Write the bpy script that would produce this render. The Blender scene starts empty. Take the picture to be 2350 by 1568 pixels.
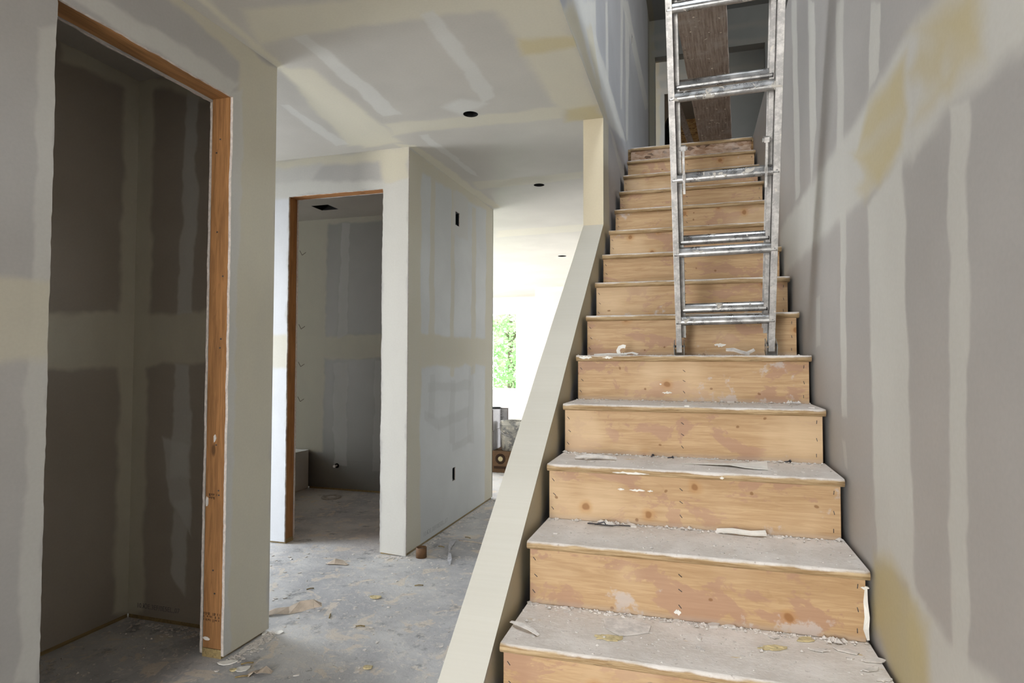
import bpy, bmesh, math, random
from mathutils import Vector, Matrix, noise as mnoise
rng = random.Random(7)
SC = bpy.context.scene
COL = SC.collection

# ---------------------------------------------------------------- camera, world, lights, exposure
cam_d = bpy.data.cameras.new('camera')
cam = bpy.data.objects.new('camera', cam_d)
COL.objects.link(cam)
cam_d.sensor_fit = 'HORIZONTAL'
cam_d.sensor_width = 36.0
cam_d.lens = 36.0 * 1399.69 / 2350.0
cam_d.clip_start = 0.02
yaw, pitch, roll = 0.2918, 0.0317, 0.0025
fwd = Vector((-math.sin(yaw) * math.cos(pitch), math.cos(yaw) * math.cos(pitch), math.sin(pitch)))
rgt = Vector((math.cos(yaw), math.sin(yaw), 0.0))
upv = rgt.cross(fwd)
r2 = math.cos(roll) * rgt + math.sin(roll) * upv
u2 = -math.sin(roll) * rgt + math.cos(roll) * upv
cam.matrix_world = Matrix(((r2.x, u2.x, -fwd.x, 0.4929), (r2.y, u2.y, -fwd.y, -1.2734), (r2.z, u2.z, -fwd.z, 0.9258), (0, 0, 0, 1)))
SC.camera = cam

SC.view_settings.view_transform = 'Standard'
SC.view_settings.look = 'None'
SC.view_settings.gamma = 1.0
SC.view_settings.use_curve_mapping = False
SC.view_settings.exposure = -0.18
SC.cycles.max_bounces = 7
SC.cycles.diffuse_bounces = 4
SC.cycles.glossy_bounces = 2
SC.cycles.use_adaptive_sampling = True
SC.cycles.adaptive_threshold = 0.04
SC.cycles.adaptive_min_samples = 16
SC.cycles.transmission_bounces = 4
SC.cycles.sample_clamp_indirect = 6.0
SC.cycles.caustics_reflective = False
SC.cycles.caustics_refractive = False

world = bpy.data.worlds.new('overcast_sky')
SC.world = world
world.use_nodes = True
wn, wl = world.node_tree.nodes, world.node_tree.links
wn.clear()
w_out = wn.new('ShaderNodeOutputWorld')
w_bg = wn.new('ShaderNodeBackground')
w_tc = wn.new('ShaderNodeTexCoord')
w_sep = wn.new('ShaderNodeSeparateXYZ')
w_mr = wn.new('ShaderNodeMapRange')
w_mr.inputs[1].default_value, w_mr.inputs[2].default_value = -0.15, 0.6
w_mix = wn.new('ShaderNodeMix')
w_mix.data_type = 'RGBA'
w_mix.inputs[6].default_value = (1.0, 1.0, 0.98, 1)
w_mix.inputs[7].default_value = (0.80, 0.90, 1.0, 1)
wl.new(w_tc.outputs['Generated'], w_sep.inputs[0])
wl.new(w_sep.outputs[2], w_mr.inputs[0])
wl.new(w_mr.outputs[0], w_mix.inputs[0])
wl.new(w_mix.outputs[2], w_bg.inputs[0])
w_bg.inputs[1].default_value = 15.0
wl.new(w_bg.outputs[0], w_out.inputs[0])

def area(name, loc, target, sx, sy, power, color):
    """area lamp: daylight in a window or door opening, or added overhead"""
    d = bpy.data.lights.new(name, 'AREA')
    d.shape = 'RECTANGLE'
    d.size, d.size_y = sx, sy
    d.energy = power
    d.color = color
    o = bpy.data.objects.new(name, d)
    COL.objects.link(o)
    o.location = loc
    o.rotation_euler = (Vector(target) - Vector(loc)).to_track_quat('-Z', 'Y').to_euler()
    return o

area('daylight_front_door', (-0.80, -4.42, 0.95), (-0.80, 0, 0.85), 1.05, 2.3, 108, (1.0, 0.955, 0.90))
area('daylight_hall_door', (-3.66, 1.85, 0.75), (0, 1.85, 0.75), 1.0, 1.9, 37, (0.80, 0.89, 1.0))
area('daylight_living_left', (-6.15, 8.0, 1.0), (0, 8.0, 1.0), 5.0, 1.9, 540, (0.97, 0.99, 1.0))
area('daylight_living_right', (3.9, 8.2, 1.0), (0, 8.2, 1.0), 3.0, 1.9, 200, (0.98, 0.99, 1.0))
area('daylight_upper_window', (3.9, 1.2, 4.0), (0, 1.2, 3.0), 2.0, 1.3, 14, (0.66, 0.81, 1.0))
area('added_overhead_light', (0.66, -0.35, 5.20), (0.66, -0.35, 0.0), 0.56, 1.5, 56, (0.97, 0.98, 1.0))  # added unseen lamp that brightens the treads from above

# ---------------------------------------------------------------- main dimensions
ZF, ZC = -0.38, 2.3787            # ground floor, its ceiling
ZU, ZU2 = 2.66, 5.12              # upper floor, its ceiling
XD, YD = -1.4835, 1.2455          # closet wall face, its free end
XCL, YCL = -2.272, 1.17           # closet inside faces
XB, YB, YC = -1.361, 2.4516, 4.26 # powder room block
YBB = 4.15
XL, XW = -0.024, 0.144            # stair side wall face, far face -XW
XR = 0.936                        # right wall face
RISE, RUN = 0.19, 0.265
DW = 0.0127                       # drywall thickness

BANDS = {
'XD': [
  ('C', 0.03, 1, [(0.974, 2.28), (1.258, 2.379), (0.675, 2.398), (0.54, 2.362)]),
  ('C', 0.03, 1, [(0.974, -0.362), (1.24, -0.4), (1.258, 2.395), (0.992, 2.31)]),
  ('W', 0.02, 0.9, [(0.937, 2.101), (0.995, 2.19), (0.343, 2.198), (0.147, 2.113)]),
  ('W', 0.015, 0.9, [(0.93, -0.342), (0.982, -0.347), (1.018, 2.17), (0.937, 2.115)]),
  ('W', 0.015, 0.8, [(0.096, -0.054), (0.158, -0.085), (0.178, 2.015), (0.113, 1.966)]),
  ('C', 0.03, 0.9, [(-0.044, 0.907), (0.164, 0.927), (0.172, 1.172), (-0.051, 1.157)]),
],
'XCL': [
  ('C', 0.03, 1, [(1.09, -0.322), (1.25, -0.38), (1.25, 2.443), (1.09, 2.351)]),
  ('C', 0.025, 0.9, [(0.701, 0.889), (1.219, 0.89), (1.226, 1.164), (0.694, 1.138)]),
  ('C', 0.03, 1, [(0.751, 2.285), (1.197, 2.324), (1.221, 2.417), (0.748, 2.385)]),
],
'YCL': [
  ('C', 0.03, 1, [(-2.32, -0.375), (-2.183, -0.339), (-2.174, 2.378), (-2.32, 2.42)]),
  ('C', 0.025, 0.9, [(-2.254, 0.89), (-1.813, 0.914), (-1.805, 1.165), (-2.261, 1.161)]),
  ('W', 0.015, 0.8, [(-1.999, 1.158), (-1.899, 1.158), (-1.881, 2.252), (-1.958, 2.284)]),
  ('W', 0.015, 0.8, [(-2.014, 0.328), (-1.893, 0.335), (-1.914, 0.905), (-2.004, 0.905)]),
  ('W', 0.015, 0.8, [(-2.025, 0.219), (-1.884, 0.058), (-1.91, 0.485), (-2.061, 0.544)]),
  ('W', 0.015, 0.7, [(-2.003, -0.125), (-1.914, -0.222), (-1.904, 0.227), (-2.001, 0.221)]),
  ('C', 0.03, 1, [(-2.221, 2.338), (-1.842, 2.223), (-1.816, 2.264), (-2.238, 2.398)]),
],
'CE': [
  ('C', 0.05, 1, [(-1.3, 0.797), (-0.737, 0.835), (-0.607, 1.022), (-1.417, 1.049)]),
  ('C', 0.05, 1, [(-0.673, 0.723), (0.024, 0.929), (-0.017, 1.122), (-0.848, 1.027)]),
  ('W', 0.015, 0.8, [(-1.218, 1.044), (-1.15, 1.041), (-1.148, 1.949), (-1.275, 1.945)]),
  ('W', 0.02, 0.8, [(-0.603, 1.023), (-0.53, 1.018), (-0.54, 1.862), (-0.637, 1.922)]),
  ('C', 0.06, 1, [(-0.288, 1.01), (-0.022, 1.089), (-0.029, 2.338), (-0.262, 2.094)]),
  ('T', 0.03, 0.8, [(-0.27, 1.336), (-0.0, 1.369), (-0.019, 1.47), (-0.282, 1.476)]),
  ('T', 0.03, 0.8, [(-0.23, 2.147), (-0.028, 2.15), (-0.024, 2.34), (-0.254, 2.335)]),
  ('C', 0.04, 0.9, [(-1.333, 2.047), (-0.226, 2.104), (-0.261, 2.27), (-1.368, 2.225)]),
  ('C', 0.04, 1, [(-1.465, 1.267), (-1.321, 1.296), (-1.368, 2.347), (-1.669, 2.389)]),
  ('C', 0.04, 1, [(-1.492, 1.269), (-1.408, 1.294), (-1.583, 2.327), (-1.746, 2.322)]),
  ('W', 0.015, 0.7, [(-1.771, 1.619), (-1.716, 1.635), (-1.724, 2.286), (-1.817, 2.301)]),
  ('W', 0.015, 0.8, [(-1.196, 2.291), (-1.141, 2.292), (-1.127, 3.214), (-1.182, 3.117)]),
  ('C', 0.03, 1, [(-1.429, 2.372), (-1.304, 2.425), (-1.258, 4.185), (-1.348, 4.194)]),
  ('C', 0.04, 0.7, [(-1.23, 3.343), (-0.317, 3.335), (-0.347, 3.502), (-1.252, 3.56)]),
  ('C', 0.05, 0.6, [(-1.623, 5.168), (-0.631, 5.114), (-0.688, 5.437), (-1.736, 5.512)]),
  ('W', 0.04, 0.9, [(-0.896, 1.907), (-0.734, 1.834), (-0.613, 1.929), (-0.821, 2.058)]),
  ('C', 0.03, 1, [(-1.414, 0.617), (-1.382, 0.671), (-1.444, 1.273), (-1.489, 1.255)]),
  ('W', 0.02, 0.8, [(-1.217, 0.562), (-1.123, 0.59), (-1.106, 0.768), (-1.207, 0.738)]),
],
'YB': [
  ('C', 0.04, 1, [(-2.592, 2.319), (-1.365, 2.289), (-1.366, 2.379), (-2.593, 2.378)]),
  ('C', 0.04, 1, [(-1.551, 2.134), (-1.364, 2.143), (-1.365, 2.34), (-1.604, 2.333)]),
  ('W', 0.02, 1, [(-1.555, -0.388), (-1.361, -0.384), (-1.364, 2.155), (-1.558, 2.147)]),
  ('B', 0.03, 1, [(-2.578, -0.399), (-2.301, -0.375), (-2.309, 2.113), (-2.589, 2.167)]),
  ('W', 0.03, 1, [(-2.588, 2.102), (-1.551, 2.11), (-1.552, 2.167), (-2.59, 2.232)]),
  ('W', 0.04, 0.6, [(-2.588, 2.134), (-2.178, 2.135), (-2.037, 2.311), (-2.592, 2.329)]),
  ('C', 0.03, 0.8, [(-2.565, 0.878), (-2.304, 0.879), (-2.3, 1.11), (-2.569, 1.123)]),
],
'XB': [
  ('C', 0.03, 1, [(2.446, -0.383), (2.667, -0.384), (2.656, 2.37), (2.436, 2.376)]),
  ('C', 0.03, 1, [(2.601, 2.271), (4.3, 2.337), (4.327, 2.412), (2.436, 2.382)]),
  ('C', 0.03, 1, [(4.039, -0.403), (4.317, -0.416), (4.327, 2.403), (4.055, 2.379)]),
  ('C', 0.025, 1, [(2.624, 0.889), (4.048, 0.879), (4.095, 1.13), (2.62, 1.117)]),
  ('C', 0.015, 0.8, [(2.798, 0.935), (2.891, 0.935), (2.893, 2.304), (2.814, 2.298)]),
  ('C', 0.015, 0.8, [(3.203, 0.816), (3.285, 0.814), (3.291, 2.314), (3.208, 2.309)]),
  ('C', 0.015, 0.8, [(3.662, 0.806), (3.781, 0.804), (3.785, 2.292), (3.685, 2.287)]),
  ('W', 0.03, 0.9, [(3.232, 1.929), (3.583, 1.969), (3.578, 2.317), (3.245, 2.284)]),
  ('G', 0.02, 0.3, [(2.798, 0.503), (2.914, 0.492), (2.908, 0.822), (2.807, 0.824)]),
  ('G', 0.02, 0.3, [(3.193, 0.269), (3.302, 0.255), (3.304, 0.786), (3.203, 0.788)]),
  ('G', 0.02, 0.3, [(3.596, 0.217), (3.745, 0.198), (3.736, 0.873), (3.618, 0.874)]),
  ('G', 0.02, 0.3, [(2.772, 0.699), (3.653, 0.679), (3.684, 0.757), (2.771, 0.768)]),
  ('G', 0.02, 0.3, [(2.738, 0.49), (3.012, 0.408), (2.986, 0.492), (2.737, 0.558)]),
  ('G', 0.02, 0.3, [(2.987, 0.411), (3.635, 0.453), (3.633, 0.543), (2.986, 0.486)]),
  ('G', 0.02, 0.3, [(3.248, 0.194), (3.691, 0.216), (3.69, 0.287), (3.247, 0.262)]),
],
'XL': [
  ('W', 0.03, 0.9, [(1.55, 2.371), (2.075, 2.725), (2.046, 2.932), (1.095, 2.382)]),
  ('W', 0.03, 0.9, [(2.322, 2.372), (3.602, 2.679), (2.091, 2.739), (1.243, 2.373)]),
  ('T', 0.03, 0.5, [(2.322, 2.372), (2.532, 2.458), (1.389, 2.532), (1.154, 2.398)]),
  ('T', 0.02, 0.4, [(2.12, 2.473), (2.254, 2.532), (1.91, 2.711), (1.733, 2.617)]),
  ('W', 0.015, 0.8, [(2.457, 2.648), (2.577, 2.701), (2.526, 3.209), (2.427, 3.152)]),
  ('W', 0.015, 0.8, [(3.219, 2.79), (3.333, 2.835), (3.417, 3.724), (3.242, 3.623)]),
  ('W', 0.015, 0.8, [(3.602, 2.679), (3.735, 2.726), (3.911, 3.783), (3.539, 3.724)]),
  ('W', 0.015, 0.8, [(5.555, 3.727), (6.243, 4.003), (3.741, 3.911), (3.328, 3.673)]),
  ('C', 0.02, 0.9, [(2.312, 1.726), (2.58, 1.778), (2.552, 2.438), (2.287, 2.363)]),
  ('W', 0.02, 0.7, [(3.434, 2.264), (3.69, 2.37), (2.743, 2.452), (2.593, 2.425)]),
  ('T', 0.03, 0.7, [(0.791, 0.576), (1.24, 0.687), (2.601, 1.783), (2.331, 1.746)]),
  ('T', 0.03, 0.7, [(0.199, 0.116), (0.371, 0.031), (1.24, 0.696), (0.823, 0.594)]),
],
'XR': [
  ('W', 0.04, 1, [(2.278, 1.631), (0.182, 1.62), (0.182, 1.372), (2.3, 1.374)]),
  ('W', 0.04, 1, [(0.204, 1.623), (-0.055, 1.6), (-0.27, 1.486), (0.182, 1.372)]),
  ('W', 0.04, 1, [(0.19, 1.382), (0.138, 1.611), (-0.304, 1.482), (-0.298, 1.363)]),
  ('W', 0.012, 0.9, [(1.793, 2.622), (1.645, 2.536), (1.617, 1.667), (1.739, 1.652)]),
  ('W', 0.012, 0.9, [(1.371, 2.378), (1.236, 2.3), (1.219, 1.808), (1.369, 1.606)]),
  ('W', 0.012, 0.9, [(0.882, 2.095), (0.788, 2.041), (0.799, 1.59), (0.887, 1.613)]),
  ('W', 0.012, 0.9, [(0.485, 1.866), (0.388, 1.81), (0.416, 1.639), (0.512, 1.631)]),
  ('W', 0.012, 0.9, [(0.876, 1.399), (0.794, 1.393), (0.812, 0.751), (0.882, 0.747)]),
  ('W', 0.012, 0.9, [(0.0, 1.375), (-0.082, 1.366), (-0.035, 0.406), (0.043, 0.408)]),
  ('W', 0.02, 1, [(0.55, 1.346), (0.254, 1.384), (0.222, 0.43), (0.52, 0.432)]),
  ('W', 0.06, 0.8, [(-0.136, 1.536), (-0.322, 1.423), (-0.3, 1.395), (-0.115, 1.432)]),
  ('W', 0.03, 1, [(0.253, 0.451), (0.033, 0.414), (0.04, 0.285), (0.269, 0.16)]),
  ('W', 0.03, 1, [(0.047, 0.416), (-0.046, 0.422), (-0.255, 0.434), (0.055, 0.261)]),
  ('W', 0.02, 0.8, [(0.226, 0.451), (0.16, 0.448), (0.162, 0.408), (0.229, 0.4)]),
  ('T', 0.04, 0.9, [(0.541, 0.428), (0.391, 0.455), (0.218, 0.409), (0.574, 0.21)]),
  ('T', 0.04, 0.9, [(0.569, 0.291), (0.215, 0.41), (0.148, 0.26), (0.359, 0.151)]),
  ('T', 0.03, 0.6, [(0.256, 0.394), (0.145, 0.406), (0.181, 0.243), (0.267, 0.198)]),
  ('T', 0.03, 0.85, [(0.644, 1.531), (0.526, 1.602), (0.244, 1.57), (0.239, 1.461)]),
  ('T', 0.03, 0.85, [(0.664, 1.522), (0.239, 1.461), (0.259, 1.405), (0.428, 1.37)]),
  ('T', 0.03, 0.5, [(0.66, 1.423), (0.544, 1.444), (0.39, 1.391), (0.571, 1.363)]),
  ('T', 0.04, 0.8, [(0.144, 1.596), (-0.026, 1.579), (-0.14, 1.548), (-0.124, 1.435)]),
  ('T', 0.03, 0.7, [(0.212, 1.527), (0.136, 1.565), (0.007, 1.517), (0.031, 1.447)]),
  ('T', 0.05, 0.6, [(0.027, 1.527), (-0.133, 1.466), (-0.123, 1.421), (-0.008, 1.413)]),
  ('T', 0.03, 0.6, [(0.173, 1.44), (0.146, 1.457), (-0.028, 1.44), (-0.007, 1.41)]),
  ('W', 0.01, 0.7, [(1.281, 1.159), (1.204, 1.175), (1.2, 0.99), (1.303, 0.976)]),
  ('W', 0.01, 0.7, [(0.887, 0.664), (0.84, 0.663), (0.811, 0.581), (0.856, 0.587)]),
],
'YBB': [
  ('C', 0.03, 1, [(-3.541, -0.018), (-3.149, -0.001), (-3.121, 2.402), (-3.528, 2.475)]),
  ('C', 0.03, 1, [(-3.579, 2.339), (-2.404, 2.32), (-2.405, 2.434), (-3.581, 2.446)]),
  ('C', 0.03, 1, [(-3.45, 0.931), (-2.391, 0.95), (-2.393, 1.184), (-3.454, 1.177)]),
  ('W', 0.015, 0.8, [(-2.986, 1.159), (-2.885, 1.181), (-2.859, 2.318), (-2.961, 2.324)]),
  ('W', 0.015, 0.8, [(-3.01, -0.149), (-2.869, -0.15), (-2.867, 0.915), (-3.034, 0.905)]),
  ('W', 0.015, 0.5, [(-2.573, -0.169), (-2.38, -0.159), (-2.391, 0.916), (-2.56, 0.915)]),
],
}
# ---------------------------------------------------------------- materials
class NT:
    def __init__(self, name, rough=0.6, spec=0.3, metal=0.0):
        self.m = bpy.data.materials.new(name)
        self.m.use_nodes = True
        self.t = self.m.node_tree
        self.n, self.l = self.t.nodes, self.t.links
        self.b = self.n['Principled BSDF']
        self.b.inputs['Roughness'].default_value = rough
        self.b.inputs['Specular IOR Level'].default_value = spec
        self.b.inputs['Metallic'].default_value = metal
        tc = self.n.new('ShaderNodeTexCoord')
        self.P = tc.outputs['Object']
        self.oi = self.n.new('ShaderNodeObjectInfo')
    def put(self, sock, v):
        if hasattr(v, 'is_output'):
            self.l.new(v, sock)
        else:
            if isinstance(v, (tuple, list)) and sock.type == 'RGBA' and len(v) == 3:
                v = (*v, 1)
            sock.default_value = v
    def math(self, op, a, b=0.0, c=None, clamp=False):
        n = self.n.new('ShaderNodeMath'); n.operation = op; n.use_clamp = clamp
        self.put(n.inputs[0], a); self.put(n.inputs[1], b)
        if c is not None: self.put(n.inputs[2], c)
        return n.outputs[0]
    def vmath(self, op, a, b=(0, 0, 0), out=0):
        n = self.n.new('ShaderNodeVectorMath'); n.operation = op
        self.put(n.inputs[0], a); self.put(n.inputs[1], b)
        return n.outputs[out]
    def scale(self, v, s):
        return self.vmath('MULTIPLY', v, s)
    def noise(self, v, scale=5, detail=3, rough=0.5, dist=0.0, color=False):
        n = self.n.new('ShaderNodeTexNoise')
        self.put(n.inputs['Vector'], v); n.inputs['Scale'].default_value = scale
        n.inputs['Detail'].default_value = detail; n.inputs['Roughness'].default_value = rough
        n.inputs['Distortion'].default_value = dist
        return n.outputs[1 if color else 0]
    def voro(self, v, scale=5, rand=1.0, feature='F1', out='Distance', dims='3D'):
        n = self.n.new('ShaderNodeTexVoronoi'); n.voronoi_dimensions = dims; n.feature = feature
        self.put(n.inputs['Vector'], v); n.inputs['Scale'].default_value = scale
        n.inputs['Randomness'].default_value = rand
        return n.outputs[out]
    def ramp(self, x, lo, hi, a=0.0, b=1.0, smooth=True):
        n = self.n.new('ShaderNodeMapRange'); n.interpolation_type = 'SMOOTHSTEP' if smooth else 'LINEAR'
        self.put(n.inputs[0], x); self.put(n.inputs[1], lo); self.put(n.inputs[2], hi)
        self.put(n.inputs[3], a); self.put(n.inputs[4], b)
        return n.outputs[0]
    def mix(self, f, a, b, mode='MIX'):
        n = self.n.new('ShaderNodeMix'); n.data_type = 'RGBA'; n.blend_type = mode
        self.put(n.inputs[0], f); self.put(n.inputs[6], a); self.put(n.inputs[7], b)
        return n.outputs[2]
    def sep(self, v):
        n = self.n.new('ShaderNodeSeparateXYZ'); self.put(n.inputs[0], v); return n.outputs
    def comb(self, x, y, z):
        n = self.n.new('ShaderNodeCombineXYZ')
        self.put(n.inputs[0], x); self.put(n.inputs[1], y); self.put(n.inputs[2], z)
        return n.outputs[0]
    def color(self, c): self.put(self.b.inputs['Base Color'], c)
    def rough(self, r): self.put(self.b.inputs['Roughness'], r)
    def bump(self, h, strength=0.3, dist=0.01):
        n = self.n.new('ShaderNodeBump'); n.inputs['Strength'].default_value = strength
        n.inputs['Distance'].default_value = dist; self.put(n.inputs['Height'], h)
        self.l.new(n.outputs[0], self.b.inputs['Normal'])
    def rnd(self, k=40.0):
        """object coordinates pushed apart per object"""
        r = self.math('MULTIPLY', self.oi.outputs['Random'], k)
        return self.vmath('ADD', self.P, self.comb(r, self.math('MULTIPLY', r, 1.7), self.math('MULTIPLY', r, 0.6)))

PAPER = (0.43, 0.415, 0.395)
MUD = {'C': (0.57, 0.535, 0.43), 'W': (0.56, 0.55, 0.51), 'T': (0.50, 0.425, 0.24),
       'B': (0.62, 0.63, 0.655), 'G': (0.40, 0.40, 0.375)}

def drywall(name, axes, bands, paper=PAPER, mud=1.0):
    """board paper with joint compound bands; each band is a convex quad on the wall"""
    k = NT(name, 0.62, 0.35)
    s = k.sep(k.P)
    u, v = s[axes[0]], s[axes[1]]
    uv = k.comb(u, v, 0.0)
    wob = k.vmath('SUBTRACT', k.noise(uv, 3.5, 3, 0.6, 0, True), (0.5, 0.5, 0.5))
    uvw = k.vmath('ADD', uv, k.scale(wob, (0.10, 0.10, 0.0)))
    w = k.sep(uvw)
    q = k.comb(w[0], w[1], 1.0)
    var = k.noise(uv, 1.7, 3, 0.55)
    fine = k.noise(uv, 90, 2, 0.6)
    base = k.mix(k.ramp(var, 0.35, 0.68), tuple(c * 0.95 for c in paper), tuple(c * 1.05 for c in paper))
    streak = k.noise(k.scale(uv, (3.0, 1.5, 1)), 3, 3, 0.6)
    sv = k.ramp(streak, 0.34, 0.66, 0.89, 1.0)
    tot = None
    for cls, soft, op, P in bands:
        m = None
        for i in range(4):
            ax, ay = P[i]; bx, by = P[(i + 1) % 4]
            ex, ey = bx - ax, by - ay
            L = math.hypot(ex, ey) or 1.0
            nx, ny = -ey / L, ex / L          # inward for a counter-clockwise quad
            d = k.vmath('DOT_PRODUCT', q, (nx, ny, -(nx * ax + ny * ay)), out=1)
            m = d if m is None else k.math('MINIMUM', m, d)
        if cls == 'T': soft = soft * 1.7
        m = k.ramp(m, -soft * 0.6, soft * 0.6)
        m = k.math('MULTIPLY', m, k.math('MULTIPLY', sv, op))
        base = k.mix(m, base, tuple(c * mud for c in MUD[cls]))
        tot = m if tot is None else k.math('MAXIMUM', tot, m)
    base = k.mix(0.10, base, k.mix(fine, (0.2, 0.2, 0.2), (0.8, 0.8, 0.8)), 'OVERLAY')
    k.color(base)
    if tot is not None:
        k.rough(k.ramp(tot, 0.0, 1.0, 0.52, 0.80, False))
    return k.m

def plain(name, col, rough=0.6, spec=0.3, metal=0.0, nscale=12, nvar=0.12, bump=0.0):
    k = NT(name, rough, spec, metal)
    n = k.noise(k.rnd(), nscale, 4, 0.6)
    k.color(k.mix(k.ramp(n, 0.3, 0.7), tuple(c * (1 - nvar) for c in col), tuple(min(1, c * (1 + nvar)) for c in col)))
    if bump: k.bump(n, bump, 0.01)
    return k.m

def timber(name, col, axis=2, rough=0.6):
    """sawn lumber, grain along one axis"""
    k = NT(name, rough, 0.3)
    sc = [9.0, 9.0, 9.0]; sc[axis] = 0.55
    p = k.rnd(10)
    warp = k.noise(k.scale(p, tuple(x * .35 for x in sc)), 4, 2, 0.5)
    g = k.noise(k.scale(p, tuple(sc)), 8, 4, 0.65, 0.6)
    rings = k.math('FRACT', k.math('MULTIPLY', warp, 16))
    c = k.mix(k.ramp(g, 0.32, 0.68), tuple(x * 0.72 for x in col), tuple(x * 1.18 for x in col))
    c = k.mix(k.math('MULTIPLY', k.ramp(rings, 0.75, 1.0), 0.4), c, tuple(x * 0.6 for x in col))
    kn = k.voro(k.scale(p, tuple(3.2 if i != axis else 1.3 for i in range(3))), 1.6)
    c = k.mix(k.math('MULTIPLY', k.ramp(kn, 0.075, 0.035), 0.85), c, tuple(x * 0.3 for x in col))
    k.color(c); k.bump(g, 0.25, 0.003)
    return k.m

def riser_board():
    k = NT('pine_riser', 0.55, 0.3)
    p = k.rnd(30)
    g = k.noise(k.scale(p, (0.8, 1, 13)), 6, 5, 0.65, 0.8)
    fig = k.noise(k.scale(p, (0.5, 1, 4.2)), 3.0, 3, 0.5, 1.4)
    lines = k.math('FRACT', k.math('MULTIPLY', fig, 11))
    c = k.mix(k.ramp(g, 0.32, 0.7), (0.44, 0.278, 0.142), (0.565, 0.385, 0.215))
    c = k.mix(k.math('MULTIPLY', k.ramp(lines, 0.6, 1.0), 0.14), c, (0.30, 0.165, 0.07))
    # rosy sealer blotches
    b = k.noise(k.scale(p, (1, 1, 1.7)), 5.2, 5, 0.68, 0.5)
    c = k.mix(k.ramp(b, 0.53, 0.575, 0, 0.7), c, (0.41, 0.238, 0.16))
    pale = k.noise(p, 2.1, 3, 0.5)
    c = k.mix(k.ramp(pale, 0.50, 0.66, 0, 0.6), c, (0.69, 0.51, 0.32))
    # knots
    wobk = k.vmath('ADD', p, k.scale(k.noise(p, 14, 2, 0.5, 0, True), (0.03, 0.0, 0.03)))
    s = k.sep(wobk)
    kq = k.comb(s[0], s[2], 0.0)
    def knots(scale, lo, hi):
        d = k.voro(kq, scale, 1.0, dims='2D')
        pick = k.sep(k.voro(kq, scale, 1.0, out='Color', dims='2D'))[0]
        return k.math('ADD', d, k.ramp(pick, lo, hi, 0.0, 1.0, False))
    kz = knots(5.5, 0.38, 0.40)
    c = k.mix(k.ramp(kz, 0.19, 0.05, 0, 0.5), c, (0.47, 0.24, 0.075))
    c = k.mix(k.ramp(kz, 0.085, 0.045, 0, 0.7), c, (0.25, 0.105, 0.03))
    ks = knots(11.0, 0.16, 0.18)
    c = k.mix(k.ramp(ks, 0.075, 0.035, 0, 0.75), c, (0.22, 0.10, 0.035))
    # smears of dried compound and dust at the foot
    sm = k.noise(k.scale(p, (1.0, 1, 1.0)), 15, 5, 0.66)
    patch = k.noise(p, 4.0, 2, 0.5)
    zz = k.sep(k.P)[2]
    low = k.ramp(zz, 0.11, 0.0, 0.0, 1.0)
    lev = k.math('ADD', k.math('MULTIPLY', k.math('ADD', sm, patch), 0.5), k.math('MULTIPLY', low, 0.055))
    c = k.mix(k.ramp(lev, 0.625, 0.68, 0, 0.7), c, (0.55, 0.50, 0.475))
    c = k.mix(k.ramp(zz, 0.022, 0.0, 0.0, 0.45), c, (0.50, 0.42, 0.36))
    dk = k.noise(k.scale(p, (1, 1, 3)), 8, 4, 0.7)
    c = k.mix(k.ramp(dk, 0.69, 0.76, 0, 0.6), c, (0.17, 0.13, 0.11))
    k.color(c); k.bump(g, 0.15, 0.002)
    return k.m

def tread_board():
    k = NT('dusty_tread', 0.75, 0.25)
    p = k.rnd(30)
    g = k.noise(k.scale(p, (2.2, 14, 60)), 3.0, 4, 0.7, 0.4)
    wood = k.mix(k.ramp(g, 0.34, 0.66), (0.30, 0.19, 0.09), (0.56, 0.42, 0.25))
    crack = k.noise(k.scale(p, (5, 20, 110)), 2.2, 3, 0.6)
    wood = k.mix(k.ramp(crack, 0.63, 0.70, 0, 0.8), wood, (0.12, 0.07, 0.03))
    nm = k.n.new('ShaderNodeNewGeometry')
    nz = k.sep(nm.outputs['Normal'])[2]
    d1 = k.noise(p, 9, 5, 0.6)
    d2 = k.noise(k.scale(p, (1, 3, 1)), 45, 4, 0.7)
    dust = k.mix(k.ramp(d1, 0.35, 0.68), (0.60, 0.545, 0.49), (0.72, 0.67, 0.62))
    dust = k.mix(k.ramp(d2, 0.42, 0.72, 0, 0.5), dust, (0.80, 0.76, 0.715))
    dust = k.mix(k.ramp(k.noise(p, 70, 3, 0.6), 0.63, 0.74, 0, 0.6), dust, (0.30, 0.25, 0.21))
    bare = k.math('MULTIPLY', k.ramp(k.noise(k.scale(p, (1.5, 5, 1)), 5, 4, 0.6), 0.69, 0.73), 0.75)
    dust = k.mix(bare, dust, (0.60, 0.44, 0.20))
    edge = k.ramp(k.math('ADD', nz, k.math('MULTIPLY', k.math('SUBTRACT', d1, 0.5), 1.5)), 0.28, 0.72)
    k.color(k.mix(edge, wood, dust))
    h = k.math('ADD', k.math('MULTIPLY', d2, 0.6), k.math('MULTIPLY', k.noise(p, 160, 2, 0.6), 0.4))
    k.bump(h, 0.55, 0.004)
    return k.m

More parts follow.
